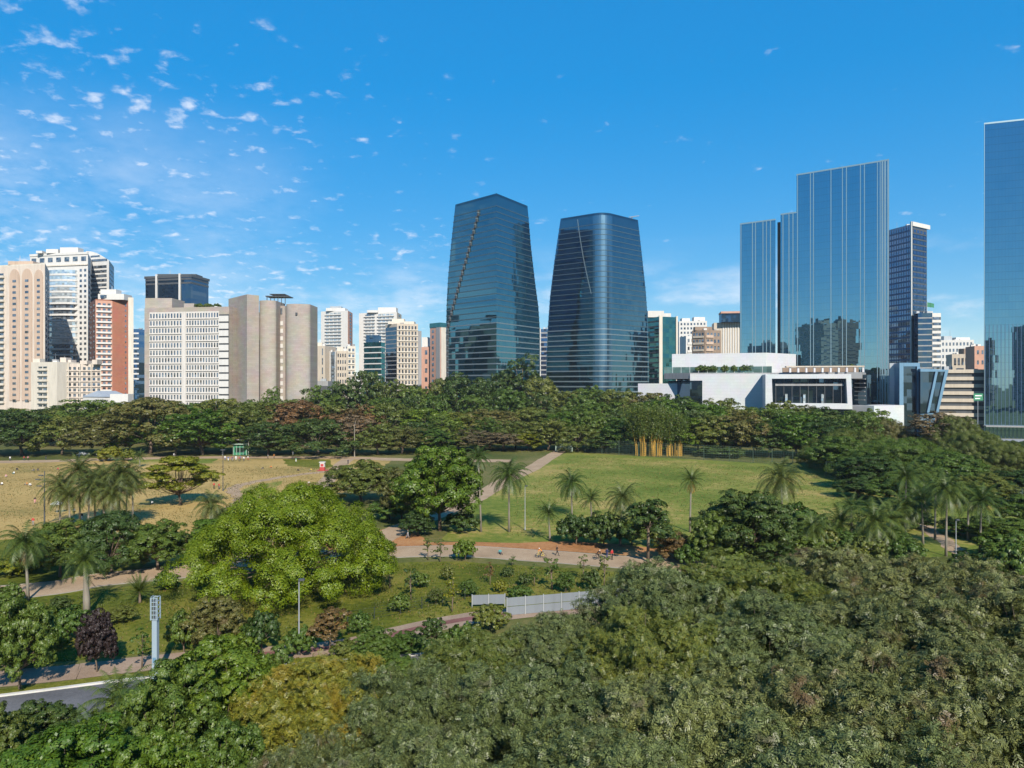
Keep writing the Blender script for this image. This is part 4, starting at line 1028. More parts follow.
WORD = {'lime':'lime green','bright':'bright green','mid':'green','dark':'dark green','olive':'olive','brownolive':'brownish olive','ochre':'yellow ochre','greygreen':'grey green','greyolive':'grey olive','russet':'russet','dry':'bare pinkish','purple':'dark purple','yellowgreen':'yellow green'}
FORMW = {'round':'round crowned','umb':'flat umbrella crowned','tall':'tall loose crowned','layer':'layered','big':'broad domed'}

def unit(v): return v / np.maximum(np.linalg.norm(v, axis=-1, keepdims=True), 1e-9)
def leaf_quads(C, Nrm, ln, wd, g, hang=0.0):
    "diamond leaves at points C facing Nrm"
    n = len(C); r = unit(g.normal(size=(n,3))); t = unit(np.cross(Nrm, r)); t[:,2] -= hang; t = unit(t); w = unit(np.cross(Nrm, t))
    l = ln*g.uniform(.6,1.35,(n,1)); b = wd*g.uniform(.7,1.3,(n,1))
    fold = Nrm*b*.25
    V = np.stack([C-t*l*.5, C+w*b*.5+fold, C+t*l*.5, C-w*b*.5+fold], 1).reshape(-1,3)
    return V, np.arange(n*4).reshape(n,4)

def lobes(form, Wd, H, g, n):
    "lobe centres and radii filling a crown envelope Wd wide; the crown runs up to H"
    out = []; r = Wd/2
    if form in ('round', 'big', 'tall'):
        zb = H*{'round':.10,'big':.18,'tall':.2}[form]; hc = (H-zb)
        for i in range(n):
            u = (i+.5)/n; ph = i*2.39996+g.uniform(-.35,.35); el = math.asin(min(1, max(-1, 1-1.62*u)))
            k = g.uniform(.74,1.02) if form != 'tall' else g.uniform(.62,1.08)
            lr = r*g.uniform(.26,.40)*(18/max(n,18))**.42
            d = np.array([math.cos(el)*math.cos(ph), math.cos(el)*math.sin(ph), math.sin(el)])
            c = d*np.array([r*k-lr*.75, r*k-lr*.75, hc*.56*k-lr*.55])+np.array([0,0,zb+hc*.46])
            out.append((c, lr, lr*g.uniform(.65,.9)))
        for i in range(n//5): out.append((np.array([g.uniform(-.35,.35)*r, g.uniform(-.35,.35)*r, zb+hc*g.uniform(.35,.65)]), r*.34, r*.28))
    elif form == 'dome':
        for i in range(n):
            u = (i+.5)/n; ph = i*2.39996+g.uniform(-.3,.3); lr = r*g.uniform(.16,.27)*(1.0 if n > 50 else 1.2)
            q = math.sqrt(u); z = H*(.97-.70*q**2.6*g.uniform(.85,1.08)-(g.uniform(0,.16) if n > 50 else 0))-lr*.6
            out.append((np.array([q*r*.88*math.cos(ph), q*r*.88*math.sin(ph), max(z, lr*.6+1.2)]), lr, lr*g.uniform(.62,.85)))
    elif form == 'umb':
        for i in range(n):
            u = math.sqrt((i+.5)/n); ph = i*2.39996+g.uniform(-.3,.3); lr = r*g.uniform(.20,.30)
            z = H*(.96-.34*u**2.2)-lr*.5+g.uniform(-.05,.03)*H
            out.append((np.array([u*r*.86*math.cos(ph), u*r*.86*math.sin(ph), z]), lr, lr*g.uniform(.48,.66)))
        for i in range(n//3):
            u, ph, lr = g.uniform(.2,.9), g.uniform(0,6.28), r*.2
            out.append((np.array([u*r*.8*math.cos(ph), u*r*.8*math.sin(ph), H*g.uniform(.42,.6)]), lr, lr*.55))
    elif form == 'layer':
        for i in range(n):
            lay = i % 4; zz = (.45,.62,.78,.93)[lay]*H; rr = r*(.95,.88,.66,.36)[lay]; ph = i*2.39996+g.uniform(-.5,.5); u = g.uniform(.35,1.0)
            lr = r*g.uniform(.22,.32); out.append((np.array([u*rr*math.cos(ph), u*rr*math.sin(ph), zz]), lr, lr*.34))
    return out

def make_tree(form, Wd, H, nl, nleaf, ln, wd, seed, style='leaf', clumps=16, branches=True, spread=1.0):
    g = np.random.default_rng(seed); LB = lobes(form, Wd, H, g, nl)
    area = np.array([lr*lr for _, lr, _ in LB]); share = np.maximum(1, (area/area.sum()*nleaf/clumps)).astype(int)
    Cs, Ns = [], []
    for (c, lr, lz), per in zip(LB, share):
        d = unit(g.normal(size=(clumps,3))+np.array([0,0,.45])); rad = np.array([lr, lr, lz])
        cc = c + d*rad*g.uniform(.62,.98,(clumps,1)); cr = rad*.34*spread
        dd = unit(g.normal(size=(clumps, per, 3)) + d[:,None,:]*.7 + np.array([0,0,.3]))
        sp = style == 'spray'
        pos = cc[:,None,:] + dd*cr*g.uniform(.25 if sp else .55, 1.3 if sp else 1.08,(clumps, per, 1))
        nn = unit(d[:,None,:]*.55 + dd*.9 + np.array([0,0,.25]) + g.normal(size=(clumps, per, 3))*(.75 if sp else .30))
        Cs.append(pos.reshape(-1,3)); Ns.append(nn.reshape(-1,3))
    # some stray leaves so the outline frays
    C, Nn = np.concatenate(Cs), np.concatenate(Ns)
    C[:,2] = np.maximum(C[:,2], .25)
    if style == 'spray':       # feathery sprays: thin leaflets fanned round each point, drooping
        a = unit(np.cross(Nn, g.normal(size=Nn.shape))); a[:,2] -= .25; a = unit(a); b = unit(np.cross(Nn, a)); quads = []
        L0 = ln*g.uniform(.7,1.3,(len(C),1))
        for st in (.12,.38,.64,.90):
            for s in (-1,1):
                base = C + a*L0*(st-.4) + np.array([0,0,-.10])*L0*st**2
                di = unit(a*.75 + b*s + g.normal(size=C.shape)*.12 - np.array([0,0,.15])); l = L0*(.52-.22*abs(st-.4)); w = unit(np.cross(Nn, di))*wd*.5
                quads.append(np.stack([base, base+di*l*.45+w, base+di*l, base+di*l*.45-w], 1))
        V = np.stack(quads, 1).reshape(-1,3); FQ = np.arange(len(V)).reshape(-1,4)
    else: V, FQ = leaf_quads(C, Nn, ln, wd, g)
    crown = np_mesh('crown', V, FQ, [LEAF['mid']])
    # trunk and limbs
    mb = MB(); r0 = max(.07, H*.013+Wd*.006); fork = H*(.22 if form != 'tall' else .5)
    lean = g.uniform(-.04,.04,2)*H
    mb.tube([(0,0,-.2),(lean[0]*.3,lean[1]*.3,fork*.5),(lean[0],lean[1],fork)], [r0*1.25,r0,r0*.85], 7)
    if form == 'tall': mb.tube([(lean[0],lean[1],fork),(lean[0]*.6,lean[1]*.6,H*.85)], [r0*.8,r0*.2], 6)
    for i, (c, lr, lz) in enumerate(LB):
        if i % 2 and nl > 14 and not branches: continue
        mid = np.array([lean[0],lean[1],fork])*.45+c*.55; mid[2] += -.06*H if form in ('umb','layer') else .02*H
        mb.tube([(lean[0],lean[1],fork-.1), tuple(mid), tuple(c+np.array([0,0,lz*.2]))], [r0*.45,r0*.22,r0*.05], 5, cap=False)
    trunk = mb.mesh('trunk', [M['bark']], smooth=True)
    return trunk, crown, Wd, H

PROTO = {}
def proto(key, *a, **k):
    PROTO[key] = make_tree(*a, **k)
# far (260 m and more), middle (90-190 m), near (25-85 m)
for v in range(3):
    proto(('far','round',v), 'round', 14, 14, 26, 14000, .44, .28, 10+v, clumps=12)
    proto(('far','umb',v), 'dome', 18, 13, 32, 15000, .44, .28, 20+v, clumps=12)
    proto(('far','tall',v), 'tall', 12, 18, 22, 9000, .44, .27, 30+v, clumps=10)
    proto(('mid','round',v), 'round', 10, 9, 32, 42000, .23, .15, 40+v, clumps=16)
    proto(('mid','layer',v), 'layer', 10, 8, 44, 32000, .24, .15, 60+v, clumps=14)
for v in range(2):
    proto(('mid','umb',v), 'dome', 12, 8, 36, 38000, .24, .15, 70+v)
    proto(('mid','tall',v), 'tall', 5, 7, 16, 7000, .24, .14, 80+v, clumps=10)
    proto(('near','round',v), 'round', 8, 8, 46, 70000, .17, .105, 90+v, clumps=14)
    proto(('sapling','tall',v), 'tall', 2.2, 4.5, 8, 700, .22, .12, 100+v, clumps=7)
    proto(('bush','round',v), 'round', 4, 2.6, 16, 7000, .21, .125, 110+v, clumps=12)
for v in range(3): proto(('near','spray',v), 'big', 13, 11, 52, 26000, .37, .066, 120+v, style='spray', clumps=12, spread=1.30)
proto(('hero','big',0), 'dome', 29, 13, 64, 230000, .21, .135, 131, clumps=15)
proto(('bare','tall',0), 'tall', 6, 9, 16, 1500, .35, .08, 140, clumps=12)
TREES = []
ACC = {}

def put_tree(key, x, y, w, h, leaf, label=None, group=None, name='tree', cat='tree', bark='bark', rz=None, z=0.):
    tr, cr, W0, H0 = PROTO[key]
    root = empty(name, (x, y, z), label, cat, group, rnd.uniform(0, 6.28) if rz is None else rz)
    root.scale = (w/W0, w/W0, h/H0)
    t = link(bpy.data.objects.new('trunk', tr), root)
    c = link(bpy.data.objects.new('crown', cr), root)
    c.material_slots[0].link = 'OBJECT'; c.material_slots[0].material = LEAF[leaf]
    if bark != 'bark': t.material_slots[0].link = 'OBJECT'; t.material_slots[0].material = M[bark]
    return root
def px_tree(key, px, top, wpx, base, leaf, label=None, group=None, **k):
    "tree whose foot stands on the ground seen at (px, base)"
    y = F*HC/(base-HZ); return put_tree(key, X(px,y), y, wpx/F*y, Z(top,y), leaf, label, group, **k)

# ---- the belt of park trees below the skyline: (px, top row, width px, distance, leaf, form)
def near_mark(px):
    for x, s in ((40,'below the pale pink tower'),(95,'below the cream block'),(140,'below the red brick tower'),(232,'below the white gridded office block'),(312,'below the windowless concrete towers'),(362,'below the white twin apartment towers'),(440,'below the beige and salmon blocks'),(545,'below the left tapered tower'),(650,'below the right tapered tower'),(765,'below the long white mall wall'),(862,"below the mall's framed window"),(950,'below the leaning blue pavilion'),(1100,'below the right mirrored tower')):
        if px < x: return s
belt = [
 # front edge along the promenade and the far side of the lawns
 (-14,410,70,282,'dark','round'),(22,408,66,280,'dark','round'),(62,416,62,285,'olive','umb'),(104,413,70,283,'brownolive','umb'),(150,397,104,290,'brownolive','umb'),(203,409,72,284,'mid','round'),(238,408,56,292,'olive','round'),
 (268,421,60,283,'dark','round'),(318,419,88,283,'dark','umb'),(353,414,48,287,'dry','tall'),(378,424,46,284,'olive','round'),(402,426,50,288,'brownolive','umb'),(432,430,50,296,'mid','round'),
 (458,428,60,305,'olive','umb'),(478,434,44,298,'dry','tall'),(503,432,46,300,'dry','tall'),(528,428,36,302,'yellowgreen','round'),(548,422,48,304,'olive','round'),(578,424,52,300,'olive','umb'),(606,427,46,295,'dark','round'),(630,416,52,292,'mid','round'),
 (680,417,60,288,'mid','round'),(712,414,58,284,'olive','round'),(742,411,56,280,'brownolive','round'),(768,421,50,276,'dark','round'),(797,413,60,274,'mid','round'),(826,418,54,268,'dark','round'),
 # second row
 (40,404,70,325,'olive','round'),(85,401,70,330,'mid','round'),(122,402,66,335,'olive','umb'),(182,399,76,330,'mid','umb'),(222,399,66,336,'olive','round'),(258,400,62,332,'olive','umb'),(296,405,64,326,'russet','umb'),(330,404,58,335,'olive','round'),
 (358,402,58,330,'russet','round'),(390,405,66,336,'olive','umb'),(425,407,64,330,'mid','round'),(455,408,74,345,'olive','umb'),(495,412,70,345,'brownolive','umb'),(530,406,60,350,'olive','umb'),(565,404,66,345,'olive','round'),(600,402,60,340,'mid','round'),
 (640,398,64,335,'olive','round'),(672,400,58,330,'dark','round'),(705,403,58,325,'mid','round'),(738,405,54,322,'olive','round'),(766,410,52,318,'mid','round'),(800,409,60,312,'mid','round'),(832,410,56,306,'olive','round'),(858,414,54,300,'mid','umb'),
 # rear row, just under the buildings
 (6,408,60,375,'dark','round'),(62,404,50,400,'dark','round'),(112,401,52,400,'mid','round'),(158,400,60,395,'olive','round'),(205,401,60,392,'mid','round'),(246,400,46,398,'mid','round'),(272,386,22,412,'mid','tall'),(290,398,40,405,'olive','round'),
 (322,386,44,420,'mid','round'),(342,381,40,430,'dark','round'),(367,369,48,425,'dark','round'),(396,380,50,420,'olive','round'),(420,386,46,410,'mid','round'),(442,378,40,415,'olive','umb'),(463,373,54,400,'dark','round'),(487,378,44,420,'dark','round'),
 (504,362,40,425,'dark','tall'),(524,357,44,420,'dark','tall'),(542,376,40,410,'olive','round'),(566,389,50,400,'olive','round'),(594,386,50,405,'mid','round'),(622,389,50,395,'olive','round'),(650,391,54,385,'brownolive','round'),(682,397,46,372,'mid','round'),
 (722,400,50,352,'olive','round'),(752,405,46,348,'mid','umb'),(786,406,50,345,'olive','round'),(815,407,50,343,'dark','round'),(846,411,46,338,'mid','round'),(872,413,44,336,'bright','round'),
]
# the wooded right side
right = [
 (850,428,90,236,'olive','umb'),(838,436,60,222,'mid','round'),(886,418,52,300,'brownolive','round'),(903,436,120,206,'mid','round'),(938,411,70,290,'dry','tall'),(955,414,62,285,'olive','round'),(975,430,80,225,'olive','round'),(870,455,70,190,'dark','round'),
 (1003,440,74,215,'olive','round'),(1022,440,60,262,'dark','round'),(948,452,76,188,'mid','umb'),(1015,470,70,170,'dark','round'),(985,475,66,168,'olive','round'),(905,474,76,165,'mid','round'),(858,478,44,178,'dark','round'),(1030,497,60,140,'mid','round'),(1006,520,70,126,'mid','round'),(1020,455,50,240,'olive','round'),
]
belt = [(px, top + (((k*37) % 11) - 5 if 290 < y < 362 else 0), w, y, leaf, 'round' if form == 'umb' and k % 2 else form) for k, (px, top, w, y, leaf, form) in enumerate(belt)]
belt += [(128,419,44,286,'mid','round'),(176,417,42,281,'mid','round'),(292,424,44,288,'olive','round'),(336,424,40,290,'mid','round'),(418,421,40,300,'dark','round'),(443,414,34,312,'mid','tall'),(490,417,36,315,'mid','tall'),(516,420,40,310,'olive','round'),(562,412,36,312,'mid','tall'),
 (592,409,42,308,'mid','round'),(618,405,40,318,'dark','tall'),(646,404,40,303,'mid','round'),(664,396,44,300,'mid','tall'),(698,409,40,300,'dark','round'),(726,416,40,286,'mid','round'),(754,418,40,288,'olive','round'),(784,419,40,284,'mid','round'),(812,416,40,280,'dark','round'),(843,423,40,275,'mid','round'),
 (380,392,34,372,'mid','tall'),(408,394,34,372,'dark','round'),(436,393,34,375,'mid','round'),(472,390,36,375,'mid','tall'),(512,388,40,378,'mid','round'),(540,391,36,370,'dark','tall'),(580,393,36,370,'mid','round')]
belt = [(px, top, w, y, 'bright' if leaf == 'mid' and k % 4 == 1 else leaf, form) for k, (px, top, w, y, leaf, form) in enumerate(belt)]
spec = []
for lst, where in ((belt, 0), (right, 1)):
    for px, top, wpx, y, leaf, form in lst:
        row = 'front row' if y < 308 else 'second row' if y < 362 else 'rear row'
        if where: txt = f"{WORD[leaf]} {FORMW[form]} tree in the wooded right side"
        else: txt = f"{WORD[leaf]} {FORMW[form].replace(' crowned', '')} tree in the belt's {row} {near_mark(px)}"
        spec.append([px, top, wpx, y, leaf, form, txt, where])
ORD = ['leftmost','second from the left','third from the left','fourth from the left','fifth from the left','sixth from the left']
by = {}
for s in spec: by.setdefault(s[6], []).append(s)
for txt, ss in by.items():
    if len(ss) > 1:
        ss.sort(key=lambda s: s[0])
        for i, s in enumerate(ss):
            o = ('left one of two','right one of two')[i] if len(ss) == 2 else ORD[i] if i < len(ss)-1 else 'rightmost'
            if s[7]: s[6] = f"{o}: {txt}"
            else: s[6] = txt.replace(' crowned', '').replace('tall loose', 'tall').replace('framed window', 'window').replace('left tapered tower', 'left tower')+', '+o.replace(' one of two', '').replace(' from the left', ' from left')
for i, (px, top, wpx, y, leaf, form, txt, where) in enumerate(spec):
    lod = 'mid' if y < 245 and form in ('round','umb') else 'far'
    v = i % (3 if (lod, form, 2) in PROTO else 2)
    key = ('bare','tall',0) if leaf == 'dry' and y < 308 and False else (lod, form, v)
    if where and wpx/F*y > 20 and leaf != 'dry': key = ('hero','big',0)
    put_tree(key, X(px,y), y, wpx/F*y*1.12, Z(top,y), leaf, txt, 'trees of the wooded right side' if where else 'trees of the belt below the skyline', bark='bark')

# ---- single trees in the park
px_tree(('hero','big',0), 290, 480, 214, 590, 'lime', 'huge lime green spreading tree in the middle of the park')
px_tree(('mid','round',0), 440, 446, 96, 531, 'bright', 'rounded bright green tree left of the slender palms, beside the diagonal path')
px_tree(('mid','round',1), 362, 461, 84, 503, 'olive', 'low olive tree behind the huge lime tree, beside the left diagonal path')
px_tree(('mid','round',2), 402, 470, 50, 520, 'brownolive', 'brownish tree between the low olive tree and the rounded bright green tree')
px_tree(('mid','layer',0), 181, 457, 74, 505, 'yellowgreen', 'yellow green tree with layered branches on the dry lawn')
px_tree(('mid','round',1), 60, 520, 80, 577, 'mid', 'green round tree behind the left path, left one of the dark row')
px_tree(('mid','umb',1), 112, 512, 84, 572, 'dark', 'dark green spreading tree behind the left path, middle of the dark row')
px_tree(('mid','round',1), 158, 521, 74, 570, 'mid', 'green rounded tree behind the left path, right one of the dark row')
px_tree(('mid','layer',2), 206, 520, 50, 560, 'bright', 'bright small tree at the left edge of the huge lime tree')
px_tree(('mid','round',0), 752, 492, 108, 563, 'dark', 'large dark bushy tree below the big drooping palm')
px_tree(('mid','round',2), 712, 515, 50, 566, 'mid', 'green bushy tree at the left side of the large dark tree')
px_tree(('mid','tall',0), 648, 492, 60, 562, 'dark', 'loose dark green tree beside the park path, left of the large dark tree')
px_tree(('mid','round',1), 676, 533, 44, 560, 'russet', 'reddish brown shrubby tree between the loose and the large dark trees')
px_tree(('near','round',0), 97, 609, 42, 672, 'purple', 'small dark purple tree beside the cycle path')
px_tree(('mid','round',2), 20, 598, 74, 690, 'mid', 'green tree with shaded trunk at the left edge beside the cycle path')
px_tree(('sapling','tall',0), 142, 626, 24, 668, 'mid', 'small green sapling between the purple tree and the white pylon', name='sapling')
px_tree(('mid','round',0), 218, 597, 64, 652, 'brownolive', 'brownish tree below the huge lime tree')
px_tree(('mid','tall',1), 330, 606, 46, 652, 'russet', 'thin reddish tree beside the thin street lamp')
px_tree(('near','round',1), 375, 628, 50, 668, 'mid', 'green bushy tree at the kerb, right of the thin reddish tree')
px_tree(('mid','tall',0), 432, 612, 36, 660, 'dark', 'dark green loose tree at the kerb, left of the white hoarding')
for i, (px, top, w, base, leaf, lab) in enumerate((
    (390,552,16,588,'dark','thin dark sapling right of the huge lime tree'),(411,566,18,600,'dark','thin dark sapling on the bank above the cycle path bend'),(440,538,14,562,'olive','thin bare sapling beside the rounded bush, first along the path'),
    (428,536,14,560,'olive','thin olive sapling at the near edge of the park path'),(490,561,12,585,'russet','small russet shrub like sapling on the bank'),(512,556,12,566,'mid','tiny sapling on the bank below the seated rider'),(534,563,14,586,'mid','green sapling on the bank below the rider in orange'),
    (552,556,22,590,'mid','bushier green sapling right of centre on the bank'),(583,553,14,580,'olive','olive sapling beside the path near the walking person'),(604,552,16,590,'olive','tall olive sapling above the right end of the hoarding'),(452,575,18,612,'yellowgreen','yellow flowering sapling left of the hoarding'))):
    px_tree(('sapling','tall',i%2), px, top, w, base, leaf, lab, 'saplings on the grass bank', name='sapling', rz=None)
for i, (px, top, w, base, leaf, lab) in enumerate((
    (465,540,24,560,'bright','round bright green bush at the near edge of the park path'),(508,567,14,577,'dark','small dark bush on the middle of the grass bank'),(576,515,38,544,'dark','dark bush left of the pair beside the park path'),(604,512,44,546,'dark','dark bush right of the pair beside the park path'),
    (110,447,26,461,'yellowgreen','yellow bush beside the promenade, in front of the white cars'),(128,449,14,461,'yellowgreen','small yellow bush right of the larger yellow one'),(720,446,50,457,'dark','long dark bush at the foot of the bamboo'),(737,449,16,458,'dark','small dark bush right of the long one at the tall mesh fence'),
    (800,505,50,540,'mid','green bush right of the large dark tree'),(830,528,40,560,'olive','olive bush below the palm grove'),(690,545,30,566,'mid','green bush at the near edge of the path below the brown shrub'),(70,607,40,640,'mid','wide green bush left of the purple tree'),(184,612,36,652,'mid','green bush right of the white pylon'),
    (490,605,40,630,'olive','olive bush at the left end of the hoarding'),(462,625,40,660,'mid','green bush below the hoarding, left one'),(262,612,40,650,'dark','dark bush left of the thin street lamp'),(300,628,34,655,'mid','green bush at the foot of the thin street lamp'),
    (850,545,40,572,'olive','olive bush at the right grove edge'),(985,552,60,580,'dark','dark bush right of the narrow right path'),(1015,545,50,590,'mid','green bush in the right corner of the grove'),(905,540,40,568,'mid','green bush left of the narrow right path'),(520,586,30,600,'mid','low green bush behind the left hoarding panels'))):
    px_tree(('bush','round',i%2), px, top, w, base, leaf, lab, 'bushes of the park', name='bush', cat='bush')

MORE = (
 (52,538,40,548,'mid','bush at the foot of the palm clump, left one'),(76,534,44,545,'dark','dark bush at the foot of the palm clump, second'),(100,536,46,547,'mid','bush at the foot of the palm clump, third'),(128,534,44,545,'olive','olive bush at the foot of the palm clump, right one'),
 (12,556,46,575,'yellowgreen','yellow green bush at the left edge beside the path palm'),(36,548,40,566,'mid','green bush right of the skirted edge palm'),(240,516,44,535,'mid','green bush behind the huge lime tree, left shoulder'),(226,508,30,522,'olive','olive bush at the dirt path bend'),
 (390,500,44,520,'mid','green bush between the low olive tree and the rounded bright tree'),(418,512,40,536,'dark','dark bush at the foot of the rounded bright green tree, left'),(462,512,34,532,'dark','dark bush at the foot of the rounded bright green tree, right'),(385,540,24,552,'olive','olive bush beside the red soil'),
 (632,520,36,545,'mid','green bush behind the loose dark tree'),(664,522,34,548,'olive','olive bush right of the loose dark tree'),(730,540,44,566,'mid','green bush in front of the large dark tree, left'),(772,538,50,566,'dark','dark bush in front of the large dark tree, right'),
 (806,536,44,562,'mid','green bush at the left edge of the palm grove'),(824,520,40,545,'dark','dark bush behind the left palms of the grove'),(846,530,46,562,'mid','green bush between the first grove palms'),(866,536,44,566,'olive','olive bush at the pale trunked palm'),(886,528,46,556,'dark','dark bush behind the pale trunked palm'),
 (900,532,42,562,'mid','green bush between the pale trunked palm and the narrow path'),(895,505,44,530,'dark','dark bush at the back of the grove below the domed tree'),(915,510,40,528,'mid','green bush at the far bend of the narrow path'),(960,518,44,535,'mid','green bush behind the small right lawn'),(985,515,46,538,'dark','dark bush at the right end of the small lawn'),
 (1008,532,60,560,'mid','green bush in the right corner beside the dark one'),(970,572,50,590,'olive','olive bush at the near end of the narrow path'),(240,628,44,655,'bright','bright green bush below the brownish tree'),(345,640,30,656,'olive','olive bush beside the red lane of the cycle path'),(405,632,40,655,'mid','green bush at the cycle path bend'),
 (20,640,44,668,'dark','dark bush under the green edge tree'),(50,628,36,650,'mid','green bush left of the wide one beside the purple tree'),(120,606,34,622,'olive','olive bush right of the royal palm foot'),
 (420,572,20,588,'mid','low green shrub on the bank, right of the huge lime tree'),(448,566,16,580,'olive','olive shrub on the bank below the round path bush'),(468,580,22,597,'mid','green shrub on the bank above the short hoarding'),(500,580,16,592,'yellowgreen','yellow green shrub on the bank above the hoarding joint'),(524,574,14,586,'dark','dark shrub on the bank below the rider in orange'),(566,572,22,592,'mid','green shrub on the bank above the long hoarding, middle'),(592,570,20,590,'dark','dark shrub on the bank above the right end of the hoarding'),(400,594,24,612,'mid','green shrub at the low wire fence, right of the huge lime tree'),(436,588,18,604,'olive','olive shrub at the low wire fence, middle of the bank'),(360,612,26,634,'mid','green shrub at the low wire fence, below the huge lime tree'),
 (8,584,30,606,'mid','green shrub below the left path at the picture edge'),(60,596,24,612,'dark','dark shrub below the left path, left of the royal palm'),(166,572,26,590,'mid','green shrub at the left path beside the short bushy palm'))
for i, (px, top, w, base, leaf, lab) in enumerate(MORE):
    px_tree(('bush','round',i%2) if i % 3 else ('mid','round',i%3), px, top, w, base, leaf, lab, 'bushes of the park', name='bush', cat='bush')
# ---- foreground canopy this side of the road: (px, top row, width px, distance, leaf, key, label)
FG = [
 (955,559,190,66,'greyolive',('near','spray',0),'grey olive feathery tree in the back of the foreground canopy, right edge'),
 (850,552,180,70,'greyolive',('near','spray',1),'grey olive feathery tree in the back of the foreground canopy, below the palm grove'),
 (745,560,190,68,'olive',('near','spray',2),'olive feathery tree in the back of the foreground canopy, below the large dark tree'),
 (655,568,170,64,'greygreen',('near','spray',0),'grey green feathery tree in the back of the foreground canopy, hiding the hoarding end'),
 (1040,582,220,56,'greyolive',('near','spray',2),'grey olive feathery tree at the right edge, in front of the back row'),
 (905,596,230,54,'greyolive',('near','spray',0),'grey olive feathery tree with reddish pods, middle row of the canopy, right'),
 (775,606,230,52,'greygreen',('near','spray',1),'grey green feathery tree in the middle row of the canopy, centre'),
 (650,618,200,50,'olive',('near','spray',2),'olive feathery tree in the middle row of the canopy, left'),
 (550,622,150,58,'greygreen',('near','spray',1),'small grey green feathery tree right in front of the hoarding'),
 (470,636,140,56,'olive',('near','spray',0),'olive feathery tree left of the hoarding, above the ochre tree'),
 (545,668,220,44,'greygreen',('near','spray',0),'grey green feathery tree at the bottom, left of the picture middle'),
 (990,650,270,42,'greyolive',('near','spray',1),'grey olive feathery tree in the bottom right corner'),
 (850,664,280,41,'greyolive',('near','spray',2),'grey olive feathery tree at the bottom, second from the right corner'),
 (705,680,260,40,'greygreen',('near','spray',0),'grey green feathery tree at the bottom, right of the picture middle'),
 (410,672,170,46,'greygreen',('near','spray',2),'grey green feathery tree at the bottom, right of the ochre tree'),
 (325,660,175,49,'ochre',('near','spray',1),'yellow ochre feathery tree near the bottom left'),
 (600,735,300,34,'greygreen',('near','spray',1),'grey green treetop cut off by the bottom edge, picture middle'),
 (860,738,330,33,'greygreen',('near','spray',0),'grey green treetop cut off by the bottom edge, right'),
 (420,742,240,36,'greygreen',('near','spray',0),'grey green treetop cut off by the bottom edge, below the ochre tree'),
 (300,745,150,38,'greyolive',('near','spray',2),'grey olive treetop cut off by the bottom edge, left of the picture middle'),
 (222,640,140,52,'bright',('near','round',0),'dense green tree left of the ochre tree, over the road'),
 (172,668,110,48,'mid',('near','round',1),'dense green tree over the road, below the white pylon'),
 (60,728,190,40,'bright',('near','round',0),'bright green tree in the bottom left corner'),
 (160,742,120,39,'bright',('near','round',1),'bright green tree at the bottom edge, right of the corner tree'),
 (222,726,110,41,'mid',('near','round',1),'green tree at the bottom edge, below the dense green tree'),
 (-10,708,90,47,'olive',('near','round',1),'olive tree at the left edge over the road'),
 (40,702,90,52,'dark',('near','round',0),'dark green low tree over the near side of the road'),
]
for px, top, wpx, y, leaf, key, lab in FG:
    put_tree(key, X(px,y), y, wpx/F*y, Z(top,y)*1.02, leaf, lab, 'trees of the foreground canopy')

for i, (px, top, wpx, y, leaf, lab) in enumerate(((385,652,90,62,'mid','green tree at the kerb between the ochre tree and the hoarding'),(120,702,80,52,'mid','green tree over the road, left of the dense pair'),(90,722,90,46,'bright','bright green tree between the corner tree and the kerb palms'),(275,650,70,56,'mid','green tree at the road, left above the ochre tree'))):
    put_tree(('near','round',i%2), X(px,y), y, wpx/F*y, Z(top,y), leaf, lab, 'trees of the foreground canopy')
# ---- palms
def frond(V, T, base, az, el, ln, droop, wid, g, nst=30):
    p = np.array(base, float); d = np.array([math.cos(az)*math.cos(el), math.sin(az)*math.cos(el), math.sin(el)]); st = ln/nst
    side = np.array([-math.sin(az), math.cos(az), 0.])
    for k in range(nst):
        u = k/nst; q = p+d*st
        w = wid*math.sin(math.pi*min(1, .12+u*.9))**.8
        if k > 1:
            for s in (-1, 1):
                tip = p + side*s*w*(.85+.25*g.random()) + d*w*.55 + np.array([0,0,-w*(.35+.45*g.random())])
                n = len(V); b = st*.5
                V += [tuple(p-d*b*.5), tuple(p+d*b), tuple(tip)]; T.append((n,n+1,n+2))
        n = len(V); r = .035*(1-u)+.008; V += [tuple(p+side*r), tuple(p-side*r), tuple(q)]; T.append((n,n+1,n+2))
        p = q; d = d+np.array([0,0,-droop*st*(.35+1.5*u)]); d /= np.linalg.norm(d)
def palm_mesh(seed, nf, ln, droop, wid, emin=-.35, emax=1.25):
    g = np.random.default_rng(seed); V, T = [], []
    for i in range(nf):
        u = i/nf; frond(V, T, (g.normal()*.06, g.normal()*.06, g.uniform(-.1,.25)), i*2.39996+g.uniform(-.2,.2), emin+(emax-emin)*u**.8, ln*g.uniform(.85,1.1), droop*g.uniform(.8,1.25), wid, g)
    return np_mesh('crown', V, T, [LEAF['palm']])
PALMS = [palm_mesh(1, 36, 4.0, .42, .66, -.8, 1.3), palm_mesh(2, 42, 4.2, .54, .76, -1.0, 1.3), palm_mesh(3, 32, 3.7, .38, .62, -.6, 1.3)]
SKIRT = palm_mesh(4, 14, 3.0, .6, .45, -1.35, -.75)
SHORT = palm_mesh(5, 46, 2.6, .22, .34, -.25, 1.35)
